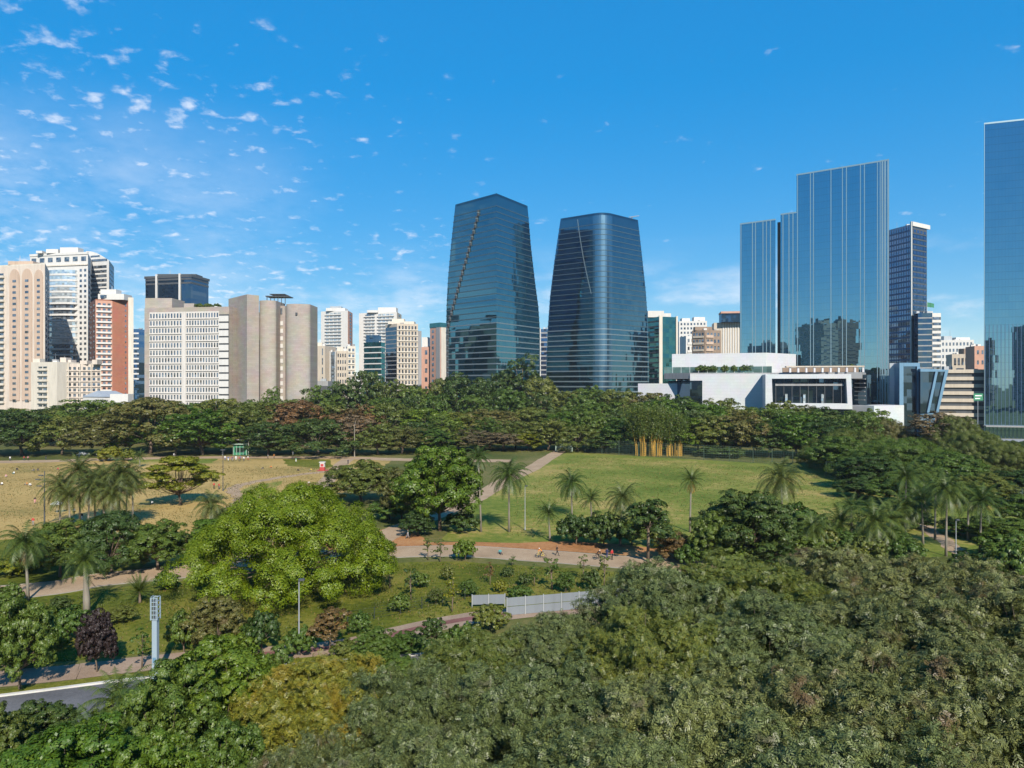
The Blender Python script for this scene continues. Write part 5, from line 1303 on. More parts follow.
def put_palm(x, y, h, size, v, label, skirt=False, lean=0., fat=False, leaf='palm', group='palms of the park', shaft='palebark', mesh=None):
    root = empty('palm_tree', (x, y, 0), label, 'palm', group); rr = random.Random(label)
    mb = MB(); dx = lean*h; dy = rr.uniform(-.03,.03)*h
    rad = [.42,.40,.26,.19] if fat else [.24,.17,.145,.13]
    mb.tube([(x,y,-.2),(x+dx*.2,y+dy*.2,h*.3),(x+dx*.55,y+dy*.55,h*.65),(x+dx,y+dy,h)], rad, 8); mb.build('trunk', M[shaft], root, smooth=True)
    if fat:
        mb = MB(); mb.tube([(x+dx*.97,y+dy*.97,h-1.4),(x+dx,y+dy,h+.1)], [.2,.13], 7); o = mb.build('crown_shaft', LEAF['bright'], root)
    c = link(bpy.data.objects.new('crown', mesh or PALMS[v]), root); c.location = (dx, dy, h); c.scale = (size,)*3; c.rotation_euler = (0,0,rr.uniform(0,6))
    c.material_slots[0].link = 'OBJECT'; c.material_slots[0].material = LEAF[leaf]
    if skirt:
        s = link(bpy.data.objects.new('dead_skirt', SKIRT), root); s.location = (dx, dy, h-.15); s.scale = (size*.8,size*.8,size); s.material_slots[0].link = 'OBJECT'; s.material_slots[0].material = LEAF['deadpalm']
    return root
def px_palm(px, base, head, size, v, label, **k):
    k.setdefault('lean', random.Random(label+'x').uniform(-.07,.07)); size *= random.Random(label+'y').uniform(.9,1.12)
    y = F*HC/(base-HZ); return put_palm(X(px,y), y, Z(head,y), size, v, label, **k)
px_palm(481, 532, 457, .95, 0, 'slender palm with a pale straight trunk, left one of the pair by the diagonal path')
px_palm(509, 532, 475, 1.15, 1, 'palm with long drooping fronds, right one of the pair by the diagonal path', leaf='palm')
px_palm(572, 517, 483, 1.0, 1, 'round headed palm standing alone on the green lawn', leaf='palm')
px_palm(550, 541, 513, .85, 2, 'short palm left of the dark bushes on the lawn')
px_palm(592, 534, 499, .95, 2, 'palm behind the dark bushes, left one of two')
px_palm(620, 546, 498, 1.1, 1, 'palm with hanging grey fronds behind the dark bushes, right one of two', leaf='palmgrey')
px_palm(690, 532, 480, .95, 2, 'palm with a yellow skirt of dead fronds on the green lawn', skirt=True)
px_palm(783, 528, 478, 1.35, 1, 'big palm with heavy drooping fronds above the large dark tree', leaf='palmgrey')
for i, (px, base, head, s, v, lab) in enumerate((
    (812,560,522,1.0,1,'palm at the left end of the right grove'),(838,556,516,1.0,0,'palm in the right grove, second from its left end'),(873,562,516,1.15,1,'palm with a pale thick trunk in the middle of the right grove'),(890,552,512,1.0,2,'palm just right of the pale trunked one in the right grove'),
    (906,548,500,1.05,1,'palm left of the narrow right path'),(923,545,492,1.05,0,'palm at the far bend of the narrow right path'),(946,556,484,1.05,1,'tall palm right beside the narrow right path'),(935,540,480,1.0,2,'palm behind the tall palm of the narrow path'),
    (980,553,494,1.0,0,'palm right of the narrow path, on the small lawn'),(968,540,488,.95,1,'palm behind the small right lawn'),(852,548,500,.9,2,'small palm at the back of the right grove'),(905,520,470,1.1,0,'palm in front of the domed green tree'),(925,515,468,1.1,2,'palm right of the domed green tree'))):
    px_palm(px, base, head+7, s*1.08, v, lab, group='palms of the right grove')
for i, (px, base, head, s, v, lab) in enumerate((
    (60,527,487,1.05,1,'palm at the left end of the clump on the dry lawn'),(80,526,470,1.1,0,'tallest palm of the clump on the dry lawn'),(88,529,488,1.0,1,'low palm in front of the tallest one of the clump'),(104,527,480,1.05,0,'palm with yellow hanging fronds in the middle of the clump'),
    (118,528,474,1.1,1,'palm right of the middle of the clump'),(133,527,486,1.0,2,'palm at the right end of the clump on the dry lawn'),(70,530,496,1.05,0,'low palm at the front left of the clump'),(112,531,494,1.1,1,'low palm at the front of the clump, right of its middle'),(95,524,478,1.0,1,'palm at the back of the clump, behind its middle'),(126,525,479,1.0,0,'palm at the back of the clump, near its right end'))):
    px_palm(px, base, head, s*1.12, v, lab, skirt=i in (2, 3), leaf='palmgrey', group='palm clump on the dry lawn')
px_palm(28, 600, 543, .95, 1, 'palm with a yellow skirt at the left edge below the path', skirt=True)
px_palm(87, 615, 560, .95, 0, 'royal palm with a thick pale trunk below the left path', fat=True, leaf='palm')
px_palm(140, 603, 592, .95, 0, 'short bushy palm on the grass bank right of the royal palm', mesh=SHORT, leaf='palm', shaft='bark')
px_palm(210, 527, 505, 1.1, 1, 'drooping grey green palm above the huge lime tree, left', leaf='palmgrey')
px_palm(140, 467, 456, .9, 2, 'small palm at the edge of the promenade')
for i, (px, y, h, s, lab) in enumerate(((118,54,4.2,.95,'palm beside the road in the bottom left, left one of the kerb group'),(150,52.5,4.8,1.0,'palm beside the road in the bottom left, middle of the kerb group'),(140,47,3.4,.9,'lowest palm of the kerb group in the bottom left'),(95,50,3.2,.85,'leftmost low palm of the kerb group'),(185,50.5,4.6,.9,'right palm of the kerb group, touching the dense green tree'))):
    put_palm(X(px,y), y, h, s*.9, i%3, lab, group='palms beside the road', leaf='palm', skirt=(i == 1))

# ---- bamboo: yellow culms and leaf plumes
def bamboo(px, base, top, wpx, n, seed, label):
    y = F*HC/(base-HZ); x0 = X(px,y); rr = random.Random(seed); g = np.random.default_rng(seed); w = wpx/F*y; h = Z(top,y)
    root = empty('bamboo_clump', (x0, y, 0), label, 'bamboo', 'bamboo clumps at the tall fence')
    C = []
    for k in range(n):
        mb = MB(); a = rr.uniform(-.5,.5)*w; b = rr.uniform(-1.5,1.5); hh = h*rr.uniform(.75,1.0); o = rr.uniform(-.28,.28)*w+a*.5
        pts = [(x0+a+o*(t**2.2), y+b*(1+t), hh*(t-.08*t**3)) for t in (0,.25,.5,.75,1)]
        mb.tube(pts, [.14,.13,.07,.03,.015], 5); mb.build('culm', M['culm'], root)
        for t in np.linspace(.45,1,18):
            i = min(3, int(t*4)); u = t*4-i; p = np.array(pts[i])*(1-u)+np.array(pts[i+1])*u; C.append(p-np.array([x0,y,0])+g.normal(size=(30,3))*np.array([1.1,1.1,.8]))
    C = np.concatenate(C); V, FQ = leaf_quads(C, unit(g.normal(size=C.shape)+np.array([0,-.3,.5])), .7, .22, g, .8)
    o = link(bpy.data.objects.new('foliage', np_mesh('foliage', V, FQ, [LEAF['bamboo']])), root)
M['culm'] = paint('yellow_bamboo', (.46,.27,.045), .5, .15)
bamboo(649, 456, 402, 27, 44, 3, 'bamboo clump with bright yellow stems, larger left one'); bamboo(675, 456, 410, 16, 20, 5, 'bamboo clump with yellow stems, smaller right one')

# ---- tufts of grass, dry blades and fallen leaves on the open ground
def inside(x, y, poly):
    c = False; n = len(poly)
    for i in range(n):
        (x0, y0), (x1, y1) = poly[i], poly[i-1]
        if (y0 > y) != (y1 > y) and x < (x1-x0)*(y-y0)/(y1-y0)+x0: c = not c
    return c
def tufts(name, poly, n, size, leaf, seed, patchy=.5):
    rr = random.Random(seed); xs, ys = [p[0] for p in poly], [p[1] for p in poly]; V, T = [], []; k = 0
    ph = [rr.uniform(0,6) for _ in range(4)]
    while k < n:
        x, y = rr.uniform(min(xs), max(xs)), rr.uniform(min(ys), max(ys))
        if not inside(x, y, poly): continue
        w = math.sin(x*.21+ph[0])*math.sin(y*.27+ph[1])+.6*math.sin(x*.63+ph[2]+y*.4)
        if w*patchy < rr.uniform(-1,1)*.6: n -= .3; continue
        k += 1; s = size*rr.uniform(.5,1.5)
        for b in range(5):
            a = rr.uniform(0,6.28); dx, dy = math.cos(a), math.sin(a); h = s*rr.uniform(.5,1.0); o = s*rr.uniform(.2,.9); i = len(V)
            V += [(x-dy*s*.09,y+dx*s*.09,.02),(x+dy*s*.09,y-dx*s*.09,.02),(x+dx*o,y+dy*o,.02+h)]; T.append((i,i+1,i+2))
    return tag(link(bpy.data.objects.new(name, np_mesh(name, V, T, [LEAF[leaf]]))), kind='stuff')
LEAF['grassblade'] = leafmat('grass_blades', (.085,.112,.014), .4); LEAF['dryblade'] = leafmat('dry_blades', (.26,.19,.07), .4)
BANK = [(-70,70), (-60,92), G(98,590), G(190,583), (-33,107), G(440,563), G(540,568), G(620,574), (40,98), G(600,602), G(490,610), G(420,620), G(330,639), G(178,651), G(0,667)]
LAWN = [G(575,456), G(640,459), G(760,467), (95,230), (100,150), G(790,555), G(700,545), G(620,538), G(540,537), G(505,536), G(520,490)]
tufts('grass', BANK, 14000, .24, 'grassblade', 1); tufts('dry_grass', BANK, 3500, .20, 'dryblade', 2)
tufts('grass', LAWN, 9000, .30, 'grassblade', 3); tufts('dry_grass', LAWN, 7000, .28, 'dryblade', 4)
tufts('dry_grass', [G(0,466), G(330,466), G(300,520), G(160,530), G(0,545)], 8000, .30, 'dryblade', 5); tufts('grass', [G(0,466), G(330,466), G(300,520), G(160,530), G(0,545)], 5000, .30, 'grassblade', 6)
for i, (px, w, lab) in enumerate(((199,9,'left bush of the roof garden on the concrete office block'),(208,12,'middle bush of the roof garden on the concrete office block'),(217,8,'right bush of the roof garden on the concrete office block'))):
    put_tree(('bush','round',i%2), X(px,468), 468, w/F*468, 3.6, 'mid', lab, 'bushes of the roof garden', name='bush', cat='bush', z=Z(306.5,452)+.1)
# bushes on the mall terrace
for i, (px, w, y, lab) in enumerate(((703,15,392,'longest bush on the mall roof terrace'),(713,10,391,'bush right of the longest one on the mall roof terrace'),(725,8,389,'round bush on the middle of the mall roof terrace'),(734,7,388,'small bush on the mall roof terrace, fourth from the left'),(745,11,386.5,'wide bush near the right end of the mall roof terrace'),(751,7,386,'last bush on the mall roof terrace'),(850,12,376,'bush behind the colonnade of the mall terrace'))):
    put_tree(('bush','round',i%2), X(px,y), y, w/F*y, 4.2, 'mid', lab, 'bushes on the mall roof terrace', name='bush', cat='bush', z=Z(373.2,385)+.2)
# ================================================================== things in the park
M['skin'] = paint('skin', (.36,.21,.14), .6, .05, streak=False)
CLOTH = {'white':(.75,.74,.72),'red':(.45,.04,.04),'blue':(.06,.12,.32),'black':(.02,.02,.022),'orange':(.62,.22,.04),'grey':(.25,.25,.26),'yellow':(.6,.45,.05),'navy':(.03,.04,.10),'pink':(.55,.25,.26),'green':(.07,.25,.10),'teal':(.05,.28,.30)}
for k, c in CLOTH.items(): M['cloth_'+k] = paint(k+'_cloth', c, .9, .06, streak=False)
M['hair'] = paint('dark_hair', (.025,.018,.014), .8, .1, streak=False)
M['helmet'] = paint('helmet_shell', (.7,.7,.7), .3, .03, streak=False)
M['rubber'] = paint('tyre_rubber', (.02,.02,.02), .8, .05, streak=False)

def body_mesh(joints, edges, rad, face=(0,-1)):
    "one continuous skinned body; materials: 0 skin, 1 top, 2 legs, 3 hair, 4 shoes"
    me = bpy.data.meshes.new('body'); names = list(joints); idx = {n: i for i, n in enumerate(names)}
    me.from_pydata([joints[n] for n in names], [(idx[a], idx[b]) for a, b in edges], [])
    o = bpy.data.objects.new('tmp_body', me); COL.objects.link(o)
    sk = o.modifiers.new('skin', 'SKIN'); sk.use_smooth_shade = True
    for i, n in enumerate(names):
        v = me.skin_vertices[0].data[i]; v.radius = (rad[n], rad[n]*(.72 if n in ('chest','belly','pelvis') else 1)); v.use_root = (n == 'pelvis')
    ss = o.modifiers.new('sub', 'SUBSURF'); ss.levels = 1; ss.render_levels = 1
    dg = bpy.context.evaluated_depsgraph_get(); dg.update()
    out = bpy.data.meshes.new_from_object(o.evaluated_get(dg)); out.name = 'body'
    bpy.data.objects.remove(o)
    zone = {}
    for n in names:
        zone[n] = 0 if n in ('head','crown','nose','neck','hand.l','hand.r','wrist.l','wrist.r') else 1 if n in ('chest','belly','sh.l','sh.r','el.l','el.r') else 4 if n.startswith(('toe','foot')) else 2
    out.materials.clear()
    for k in range(5): out.materials.append(M['skin'])
    P = np.array([joints[n] for n in names])
    hd = Vector(joints['head']); fx = Vector((face[0], face[1], 0))
    for p in out.polygons:
        c = Vector(p.center); k = int(np.argmin(((P-np.array(c))**2).sum(1)-np.array([rad[n]**2 for n in names]))); z = zone[names[k]]
        if names[k] in ('head','crown') and ((c-hd).dot(fx) < .035 and c.z > hd.z-.05 or c.z > hd.z+.085): z = 3
        p.material_index = z
    return out
EDG = [('pelvis','belly'),('belly','chest'),('chest','neck'),('neck','head'),('head','crown'),('head','nose'),('chest','sh.l'),('sh.l','el.l'),('el.l','wrist.l'),('wrist.l','hand.l'),('chest','sh.r'),('sh.r','el.r'),('el.r','wrist.r'),('wrist.r','hand.r'),
       ('pelvis','hip.l'),('hip.l','kn.l'),('kn.l','foot.l'),('foot.l','toe.l'),('pelvis','hip.r'),('hip.r','kn.r'),('kn.r','foot.r'),('foot.r','toe.r')]
RAD = {'pelvis':.135,'belly':.125,'chest':.15,'neck':.055,'head':.095,'crown':.075,'nose':.02,'hip.l':.095,'hip.r':.095,'kn.l':.062,'kn.r':.062,'foot.l':.045,'foot.r':.045,'toe.l':.04,'toe.r':.04}
for s in 'lr': RAD.update({'sh.'+s:.065,'el.'+s:.045,'wrist.'+s:.032,'hand.'+s:.04})
def pose(**k):
    J = {'pelvis':(0,0,.95),'belly':(0,0,1.12),'chest':(0,0,1.36),'neck':(0,.0,1.52),'head':(0,-.01,1.63),'crown':(0,.0,1.70),'nose':(0,-.105,1.62),
         'sh.l':(-.19,0,1.42),'el.l':(-.24,.02,1.14),'wrist.l':(-.25,-.06,.90),'hand.l':(-.25,-.08,.81),'sh.r':(.19,0,1.42),'el.r':(.24,.02,1.14),'wrist.r':(.25,-.06,.90),'hand.r':(.25,-.08,.81),
         'hip.l':(-.10,0,.88),'kn.l':(-.11,-.02,.49),'foot.l':(-.11,.02,.07),'toe.l':(-.12,-.16,.045),'hip.r':(.10,0,.88),'kn.r':(.11,-.02,.49),'foot.r':(.11,.02,.07),'toe.r':(.12,-.16,.045)}
    for a, v in k.items(): J[a.replace('_','.')] = v
    return J
BODY = {'stand': body_mesh(pose(), EDG, RAD),
 'walk': body_mesh(pose(kn_l=(-.11,-.20,.52), foot_l=(-.11,-.30,.10), toe_l=(-.11,-.48,.10), kn_r=(.11,.04,.49), foot_r=(.11,.32,.13), toe_r=(.11,.20,.045), el_l=(-.25,.14,1.17), wrist_l=(-.25,.12,.93), hand_l=(-.25,.08,.85), el_r=(.25,-.10,1.16), wrist_r=(.24,-.26,.98), hand_r=(.23,-.33,.93)), EDG, RAD),
 'sit': body_mesh({k: (v[0], v[1], v[2]-.83) if k not in ('kn.l','kn.r','foot.l','foot.r','toe.l','toe.r','hip.l','hip.r') else v for k, v in pose(
        el_l=(-.26,.14,1.12), wrist_l=(-.28,.20,.93), hand_l=(-.28,.24,.88), el_r=(.24,-.16,1.16), wrist_r=(.16,-.36,1.12), hand_r=(.13,-.42,1.12)).items()} | {'hip.l':(-.10,-.06,.11),'hip.r':(.10,-.06,.11),'kn.l':(-.18,-.38,.40),'kn.r':(.18,-.40,.36),'foot.l':(-.14,-.62,.07),'foot.r':(.13,-.66,.07),'toe.l':(-.15,-.80,.05),'toe.r':(.14,-.84,.05)}, EDG, RAD),
 'ride': body_mesh(pose(pelvis=(0,.22,1.0), belly=(0,.10,1.14), chest=(0,-.12,1.32), neck=(0,-.25,1.43), head=(0,-.31,1.53), crown=(0,-.30,1.61), nose=(0,-.41,1.51), sh_l=(-.18,-.16,1.36), el_l=(-.22,-.38,1.16), wrist_l=(-.22,-.55,1.06), hand_l=(-.22,-.62,1.03), sh_r=(.18,-.16,1.36), el_r=(.22,-.38,1.16), wrist_r=(.22,-.55,1.06), hand_r=(.22,-.62,1.03),
        hip_l=(-.10,.16,.95), kn_l=(-.11,-.24,.82), foot_l=(-.12,-.10,.45), toe_l=(-.12,-.26,.42), hip_r=(.10,.16,.95), kn_r=(.11,-.14,.58), foot_r=(.12,.04,.20), toe_r=(.12,-.13,.17)), EDG, RAD)}
def person(x, y, pose_, rz, top, legs, label, group='people in the park', z=.035, shoes='black', scale=1.0, hat=None):
    o = bpy.data.objects.new('person', BODY[pose_]); link(o); o.location = (x, y, z); o.rotation_euler = (0,0,rz); o.scale = (scale,)*3
    for i, m in enumerate((None, 'cloth_'+top, 'cloth_'+legs, hat or 'hair', 'cloth_'+shoes)):
        if m: o.material_slots[i].link = 'OBJECT'; o.material_slots[i].material = M[m]
    return tag(o, label, 'person', group)
# bicycle
def bike_parts():
    f = MB(); rw, hb, hf = .34, .42, -.60
    crank, seat, head0, head1 = (0,.10,.30),(0,.28,.86),(0,-.42,.92),(0,-.46,.74)
    for a, b in ((crank,seat),(seat,head0),(crank,head1),(head0,head1),((.05,.52,.36),seat),((-.05,.52,.36),seat),((.05,.52,.36),crank),((-.05,.52,.36),crank),((.05,hf,.36),head1),((-.05,hf,.36),head1)): f.tube([a,b], .022, 5)
    f.tube([(-.26,-.56,1.02),(-.1,-.44,1.0),(.1,-.44,1.0),(.26,-.56,1.02)], .016, 5); f.tube([head0,(0,-.43,1.0)], .018, 5)
    sd = MB(); sd.tube([(0,.16,.92),(0,.30,.93),(0,.40,.93)], [.03,.07,.09], 6)
    w = MB()
    for k in range(24):
        a0, a1 = 2*math.pi*k/24, 2*math.pi*(k+1)/24; w.tube([(0,rw*math.cos(a0),rw*math.sin(a0)),(0,rw*math.cos(a1),rw*math.sin(a1))], .024, 4, cap=False)
    for k in range(10): a = 2*math.pi*k/10; w.tube([(0,0,0),(0,rw*math.cos(a),rw*math.sin(a))], .005, 3, cap=False)
    return f, sd, w
BIKEP = None
def bicycle(x, y, rz, col, label):
    global BIKEP
    if BIKEP is None: f, s, w = bike_parts(); BIKEP = (f.mesh('frame',[M['cloth_black']]), s.mesh('saddle',[M['rubber']]), w.mesh('wheel',[M['rubber']]))
    r = empty('bicycle', (x,y,.035), label, 'bicycle', 'bicycles on the park paths', rz)
    o = link(bpy.data.objects.new('frame', BIKEP[0]), r); o.material_slots[0].link = 'OBJECT'; o.material_slots[0].material = M['cloth_'+col]
    link(bpy.data.objects.new('saddle', BIKEP[1]), r)
    for yy in (.52,-.60): o = link(bpy.data.objects.new('wheel', BIKEP[2]), r); o.location = (0,yy,.364)
def rider(px, py, rz, top, legs, blab, plab, bcol='black', hat='helmet'):
    x, y = G(px, py); bicycle(x, y, rz, bcol, blab); person(x, y, 'ride', rz, top, legs, plab, hat=hat)
rider(598, 560, 1.35, 'black', 'black', 'black bicycle ridden by the person in black at the right of the path', 'person in black riding a bicycle on the park path')
rider(541, 558, -1.5, 'orange', 'black', 'bicycle under the rider in orange on the park path', 'person in orange with yellow bag riding on the park path', 'yellow')
rider(309, 487, .2, 'white', 'black', 'bicycle of the white shirted rider on the left diagonal path', 'person in white shirt riding the left diagonal path, farther left', 'red')
rider(319, 494, 3.0, 'pink', 'navy', 'bicycle of the nearest rider on the left diagonal path', 'person in pink riding the left diagonal path, nearest one')
rider(348, 464, .3, 'navy', 'black', 'bicycle at the far end of the left diagonal path', 'person in navy riding at the far end of the left diagonal path')
P_ = [
 (557,556,'walk',1.4,'black','black','person in black walking on the park path'),(500,554,'sit',.4,'teal','navy','person in teal sitting on the park path'),(612,560,'stand',.6,'red','black','person in red standing on the path by the loose dark tree'),(607,559,'stand',2.4,'navy','navy','person in navy standing beside the one in red'),
 (408,539,'walk',-1.2,'white','grey','person in white walking on the red soil near the lime tree'),(338,474,'walk',.2,'navy','black','person in navy walking halfway up the left diagonal path'),
 (214,489,'stand',.9,'red','black','person in red standing at the edge of the dry lawn, left one'),(219,489.5,'stand',-.6,'red','navy','person in red standing at the edge of the dry lawn, right one'),
 (35,504,'walk',.5,'black','pink','person in black top running on the dry lawn'),(296,462.5,'stand',.2,'green','white','person in green standing on the green strip'),(271,468,'sit',.6,'orange','navy','person in orange sitting on the dry lawn'),(263,469,'sit',-.6,'black','grey','person in black sitting on the dry lawn'),(298,471,'sit',.9,'black','black','person in black sitting by the dirt path, left one'),(311,471,'sit',-.3,'yellow','grey','person in yellow sitting by the dirt path, right one'),
 (293,455.5,'stand',.2,'white','white','person in white standing under the trees at the promenade'),(174,457.5,'walk',1.5,'white','grey','person in white walking on the promenade above the yellow tree'),
 (248,460.5,'walk',1.5,'white','red','person in white and red walking right of the lawn group'),(268,459,'walk',-1.4,'grey','black','person in grey walking on the promenade right of the kiosk'),(274,458.5,'walk',1.3,'orange','black','person in orange walking on the promenade right of the kiosk'),
 (10,461,'stand',.2,'white','navy','person in white standing on the promenade at the left edge'),(24,460.8,'walk',1.5,'red','navy','person in red walking on the promenade, left'),(28,460.8,'walk',1.5,'pink','black','person in pink walking on the promenade, left'),(46,460,'walk',-1.5,'black','navy','person in black walking on the promenade, left'),(79,460,'stand',.3,'navy','black','person in navy standing in front of the parked white cars'),
 (2,485,'sit',.3,'white','navy','person in white sitting at the left edge of the lawn'),(6,477,'sit',.7,'pink','white','person in pink sitting on the lawn at the left edge'),(27,485,'sit',-.4,'orange','grey','person in orange sitting on the dry lawn left of the lamp mast'),(30,486,'sit',.9,'white','grey','person in white sitting left of the lamp mast'),(14,474,'sit',.1,'white','teal','person in white sitting on the far left lawn'),(17,470,'sit',.9,'black','navy','person in black sitting on the far left lawn'),(34,471,'sit',-.5,'navy','grey','person in navy sitting on the far lawn, first of three'),(38,470.6,'sit',.5,'black','grey','person in black sitting on the far lawn, second of three'),(58,470,'sit',.2,'red','grey','person in red sitting on the far lawn, behind the palms'),(74,516,'stand',.4,'white','black','person in white standing under the palm clump'),(82,521,'stand',-.4,'black','white','person in black standing under the palm clump'),(33,526,'stand',.3,'red','grey','person in red standing at the foot of the lamp mast'),(125,468,'sit',.3,'white','pink','person in white sitting on the lawn beyond the palm clump'),
 (152,504,'sit',.2,'white','black','person in white sitting under the yellow green tree'),(614,775/1.3,'stand',.2,'white','black',None)]
for t_ in P_:
    if t_[6]: person(*G(t_[0], t_[1]), t_[2], t_[3], t_[4], t_[5], t_[6])
row = (('white','blue'),('blue','white'),('red','blue'),('navy','grey'),('white','white'),('red','navy'),('blue','black'),('white','navy'))
words_ = ('first from the left','second from the left','third from the left','fourth from the left','fifth from the left','sixth from the left','seventh from the left','last on the right')
for i, (a, c) in enumerate(row):
    x, y = G(225+i*2.6+(i%3)*.6, 460.5+(i%2)*.9); person(x, y, ('stand','walk')[i%2], i*.9, a, c, f'person in {a} in the group by the kiosk, {words_[i]}', 'group of people on the lawn by the kiosk')

# lamp masts
def lamp(px, base, top, label, heads, r=.09, mat='steel', arm=.0):
    x, y = G(px, base); h = Z(top, y); o = empty('street_lamp', (x,y,0), label, 'street lamp', 'lamp posts of the park')
    mb = MB(); mb.tube([(x,y,-.1),(x,y,h*.5),(x,y,h)], [r*1.4,r,r*.7], 8); mb.build('pole', M[mat], o)
    mb = MB(); mb.tube([(x,y,0),(x,y,.5)], [r*2.0,r*1.8], 8); mb.build('base', M[mat], o)
    for (dx, dz, w) in heads:
        mb = MB(); mb.tube([(x,y,h+dz-.15),(x+dx*.6,y,h+dz)], .04, 5); mb.build('arm', M[mat], o)
        mb = MB(); mb.box(x+dx*.6-w/2,y-.18,h+dz-.06,x+dx*.6+w/2,y+.18,h+dz+.12); mb.build('lamp_head', M['darkgrey'], o)
lamp(299, 655, 580, 'thin grey street lamp beside the cycle path, below the huge lime tree', [(.45,0,.6)], .07)
lamp(44.5, 525, 471, 'dark lamp mast with floodlights on the dry lawn, left of the palm clump', [(-1.2,-.9,.8),(-2.2,-1.7,.8),(-1.8,-3.0,.8)], .11, 'darkgrey')
lamp(223, 491, 450, 'dark lamp mast in front of the kiosk', [(.5,0,.6),(-.5,0,.6)], .09, 'darkgrey')
lamp(354.5, 457, 424, 'pale tall mast with a yellow foot at the end of the left diagonal path', [(.4,0,.5)], .16, 'palebark')
lamp(525, 530, 486, 'thin pale lamp mast right of the two tall palms', [(.4,0,.5)], .07)
lamp(956, 561, 520, 'thin lamp mast beside the narrow right path', [(.4,0,.5)], .07)
# white pylon with a lattice head
M['palepanel'] = paint('pale_blue_panel', (.26,.33,.37), .5, .08)
x, y = G(155.5, 680); py = empty('pylon', (x,y,0), 'pale blue square pylon with an open lattice head at the kerb', 'pylon'); h = Z(597, y)
mb = MB(); mb.box(x-.23,y-.23,0,x+.23,y+.23,h-2.1); mb.build('shaft', M['palepanel'], py)
mb = MB(); mb.box(x-.6,y-.6,-.1,x+.6,y+.6,.16); mb.build('base', M['kerb'], py)
mb = MB()
for sx in (-.30,.30):
    for sy in (-.30,.30): mb.box(x+sx-.045,y+sy-.045,h-2.1,x+sx+.045,y+sy+.045,h)
for k in range(6):
    z = h-2.05+k*.4
    for s in (-.30,.30): mb.box(x-.25,y+s-.02,z,x+.25,y+s+.02,z+.07); mb.box(x+s-.02,y-.25,z+.08,x+s+.02,y+.25,z+.15)
for k in range(3): q = x-.18+k*.18; mb.box(q-.018,y-.345,h-2.1,q+.018,y-.325,h)
mb.build('lattice_head', M['palepanel'], py)
mb = MB(); mb.box(x-.16,y-.16,h-2.0,x+.16,y+.16,h-.3); mb.build('antenna_box', M['darkgrey'], py)
mb = MB(); mb.box(x-.16,y-.242,1.7,x+.16,y-.233,2.2); mb.build('hatch', M['bluemetal'], py)
# white hoarding
M['hoard'] = paint('white_hoarding_sheet', (.175,.195,.215), .5, .08)
def hoarding(a, b, rows, n, label):
    A, B = Vector(a), Vector(b); t = (B-A).normalized(); ln = (B-A).length; c = (A+B)/2; o = empty('hoarding', (c.x,c.y,0), label, 'hoarding', 'white hoarding beside the cycle path')
    nn = Vector((t.y,-t.x))
    for k in range(n+1):
        p = A+t*ln*k/n; mb = MB(); mb.obox((p.x+nn.x*.08,p.y+nn.y*.08),(t.x,t.y),.05,.05,-.1,rows[-1][1]+.12); mb.build('post', M['steel'], o)
    for z0, z1 in rows:
        for k in range(n):
            p = A+t*ln*(k+.5)/n; mb = MB(); w = ln/n/2-.05
            for j in range(8):
                u = -w+(j+.5)*w/4; q = p+t*u+nn*(.014*(j%2)); mb.obox((q.x,q.y),(t.x,t.y),w/8+.004*(j%2),.012,z0,z1)
            mb.build('panel', M['hoard'], o)
hoarding((-5.0,90.2), (-.9,90.6), [(.35,1.55)], 2, 'short single row of white hoarding panels at the left, lower')
hoarding((-.65,87.0), (15.0,91.4), [(.05,1.05),(1.12,2.15)], 7, 'long white hoarding of two panel rows beside the cycle path')
# wire fences
M['wire'] = paint('dark_wire', (.035,.045,.04), .6, .1); M['greenwire'] = paint('green_wire', (.05,.085,.06), .6, .1)
def wire_fence(pts, h, step, label, mat, wires=5, r=.045, vert=0, name='wire_fence'):
    ln = smooth_line(pts, 14); P = [ln[0]]; acc = 0.0
    for a, b in zip(ln, ln[1:]):
        acc += (b-a).length
        if acc >= step: P.append(b); acc = 0
    o = empty(name, (P[0].x,P[0].y,0), label, 'fence')
    for p in P: mb = MB(); mb.tube([(p.x,p.y,-.1),(p.x,p.y,h)], r, 5); mb.build('post', M[mat], o)
    mb = MB()
    for k in range(wires):
        z = .15+(h-.2)*k/(wires-1); mb.tube([(p.x,p.y,z) for p in P], r*.35, 3, cap=False)
    if vert:
        for a, b in zip(P, P[1:]):
            m_ = max(1, int((b-a).length/vert))
            for j in range(m_): q = a.lerp(b, (j+.5)/m_); mb.tube([(q.x,q.y,.1),(q.x,q.y,h-.05)], r*.3, 3, cap=False)
    mb.build('mesh_panel', M[mat], o)
wire_fence([G(320,628), G(360,622), G(410,612), G(440,604), G(475,598)], 1.5, 3.0, 'low dark wire fence along the grass bank above the cycle path', 'wire', 5, .05)
wire_fence([G(585,452.5), G(650,457), G(760,463.5), G(830,470)], 5.5, 6.5, 'tall green mesh fence with posts along the far side of the green lawn', 'greenwire', 8, .09, .6)
wire_fence([G(826,478), (113,190), (112,150)], 5.0, 5.0, 'tall mesh fence at the right side of the green lawn', 'greenwire', 7, .09, .6)
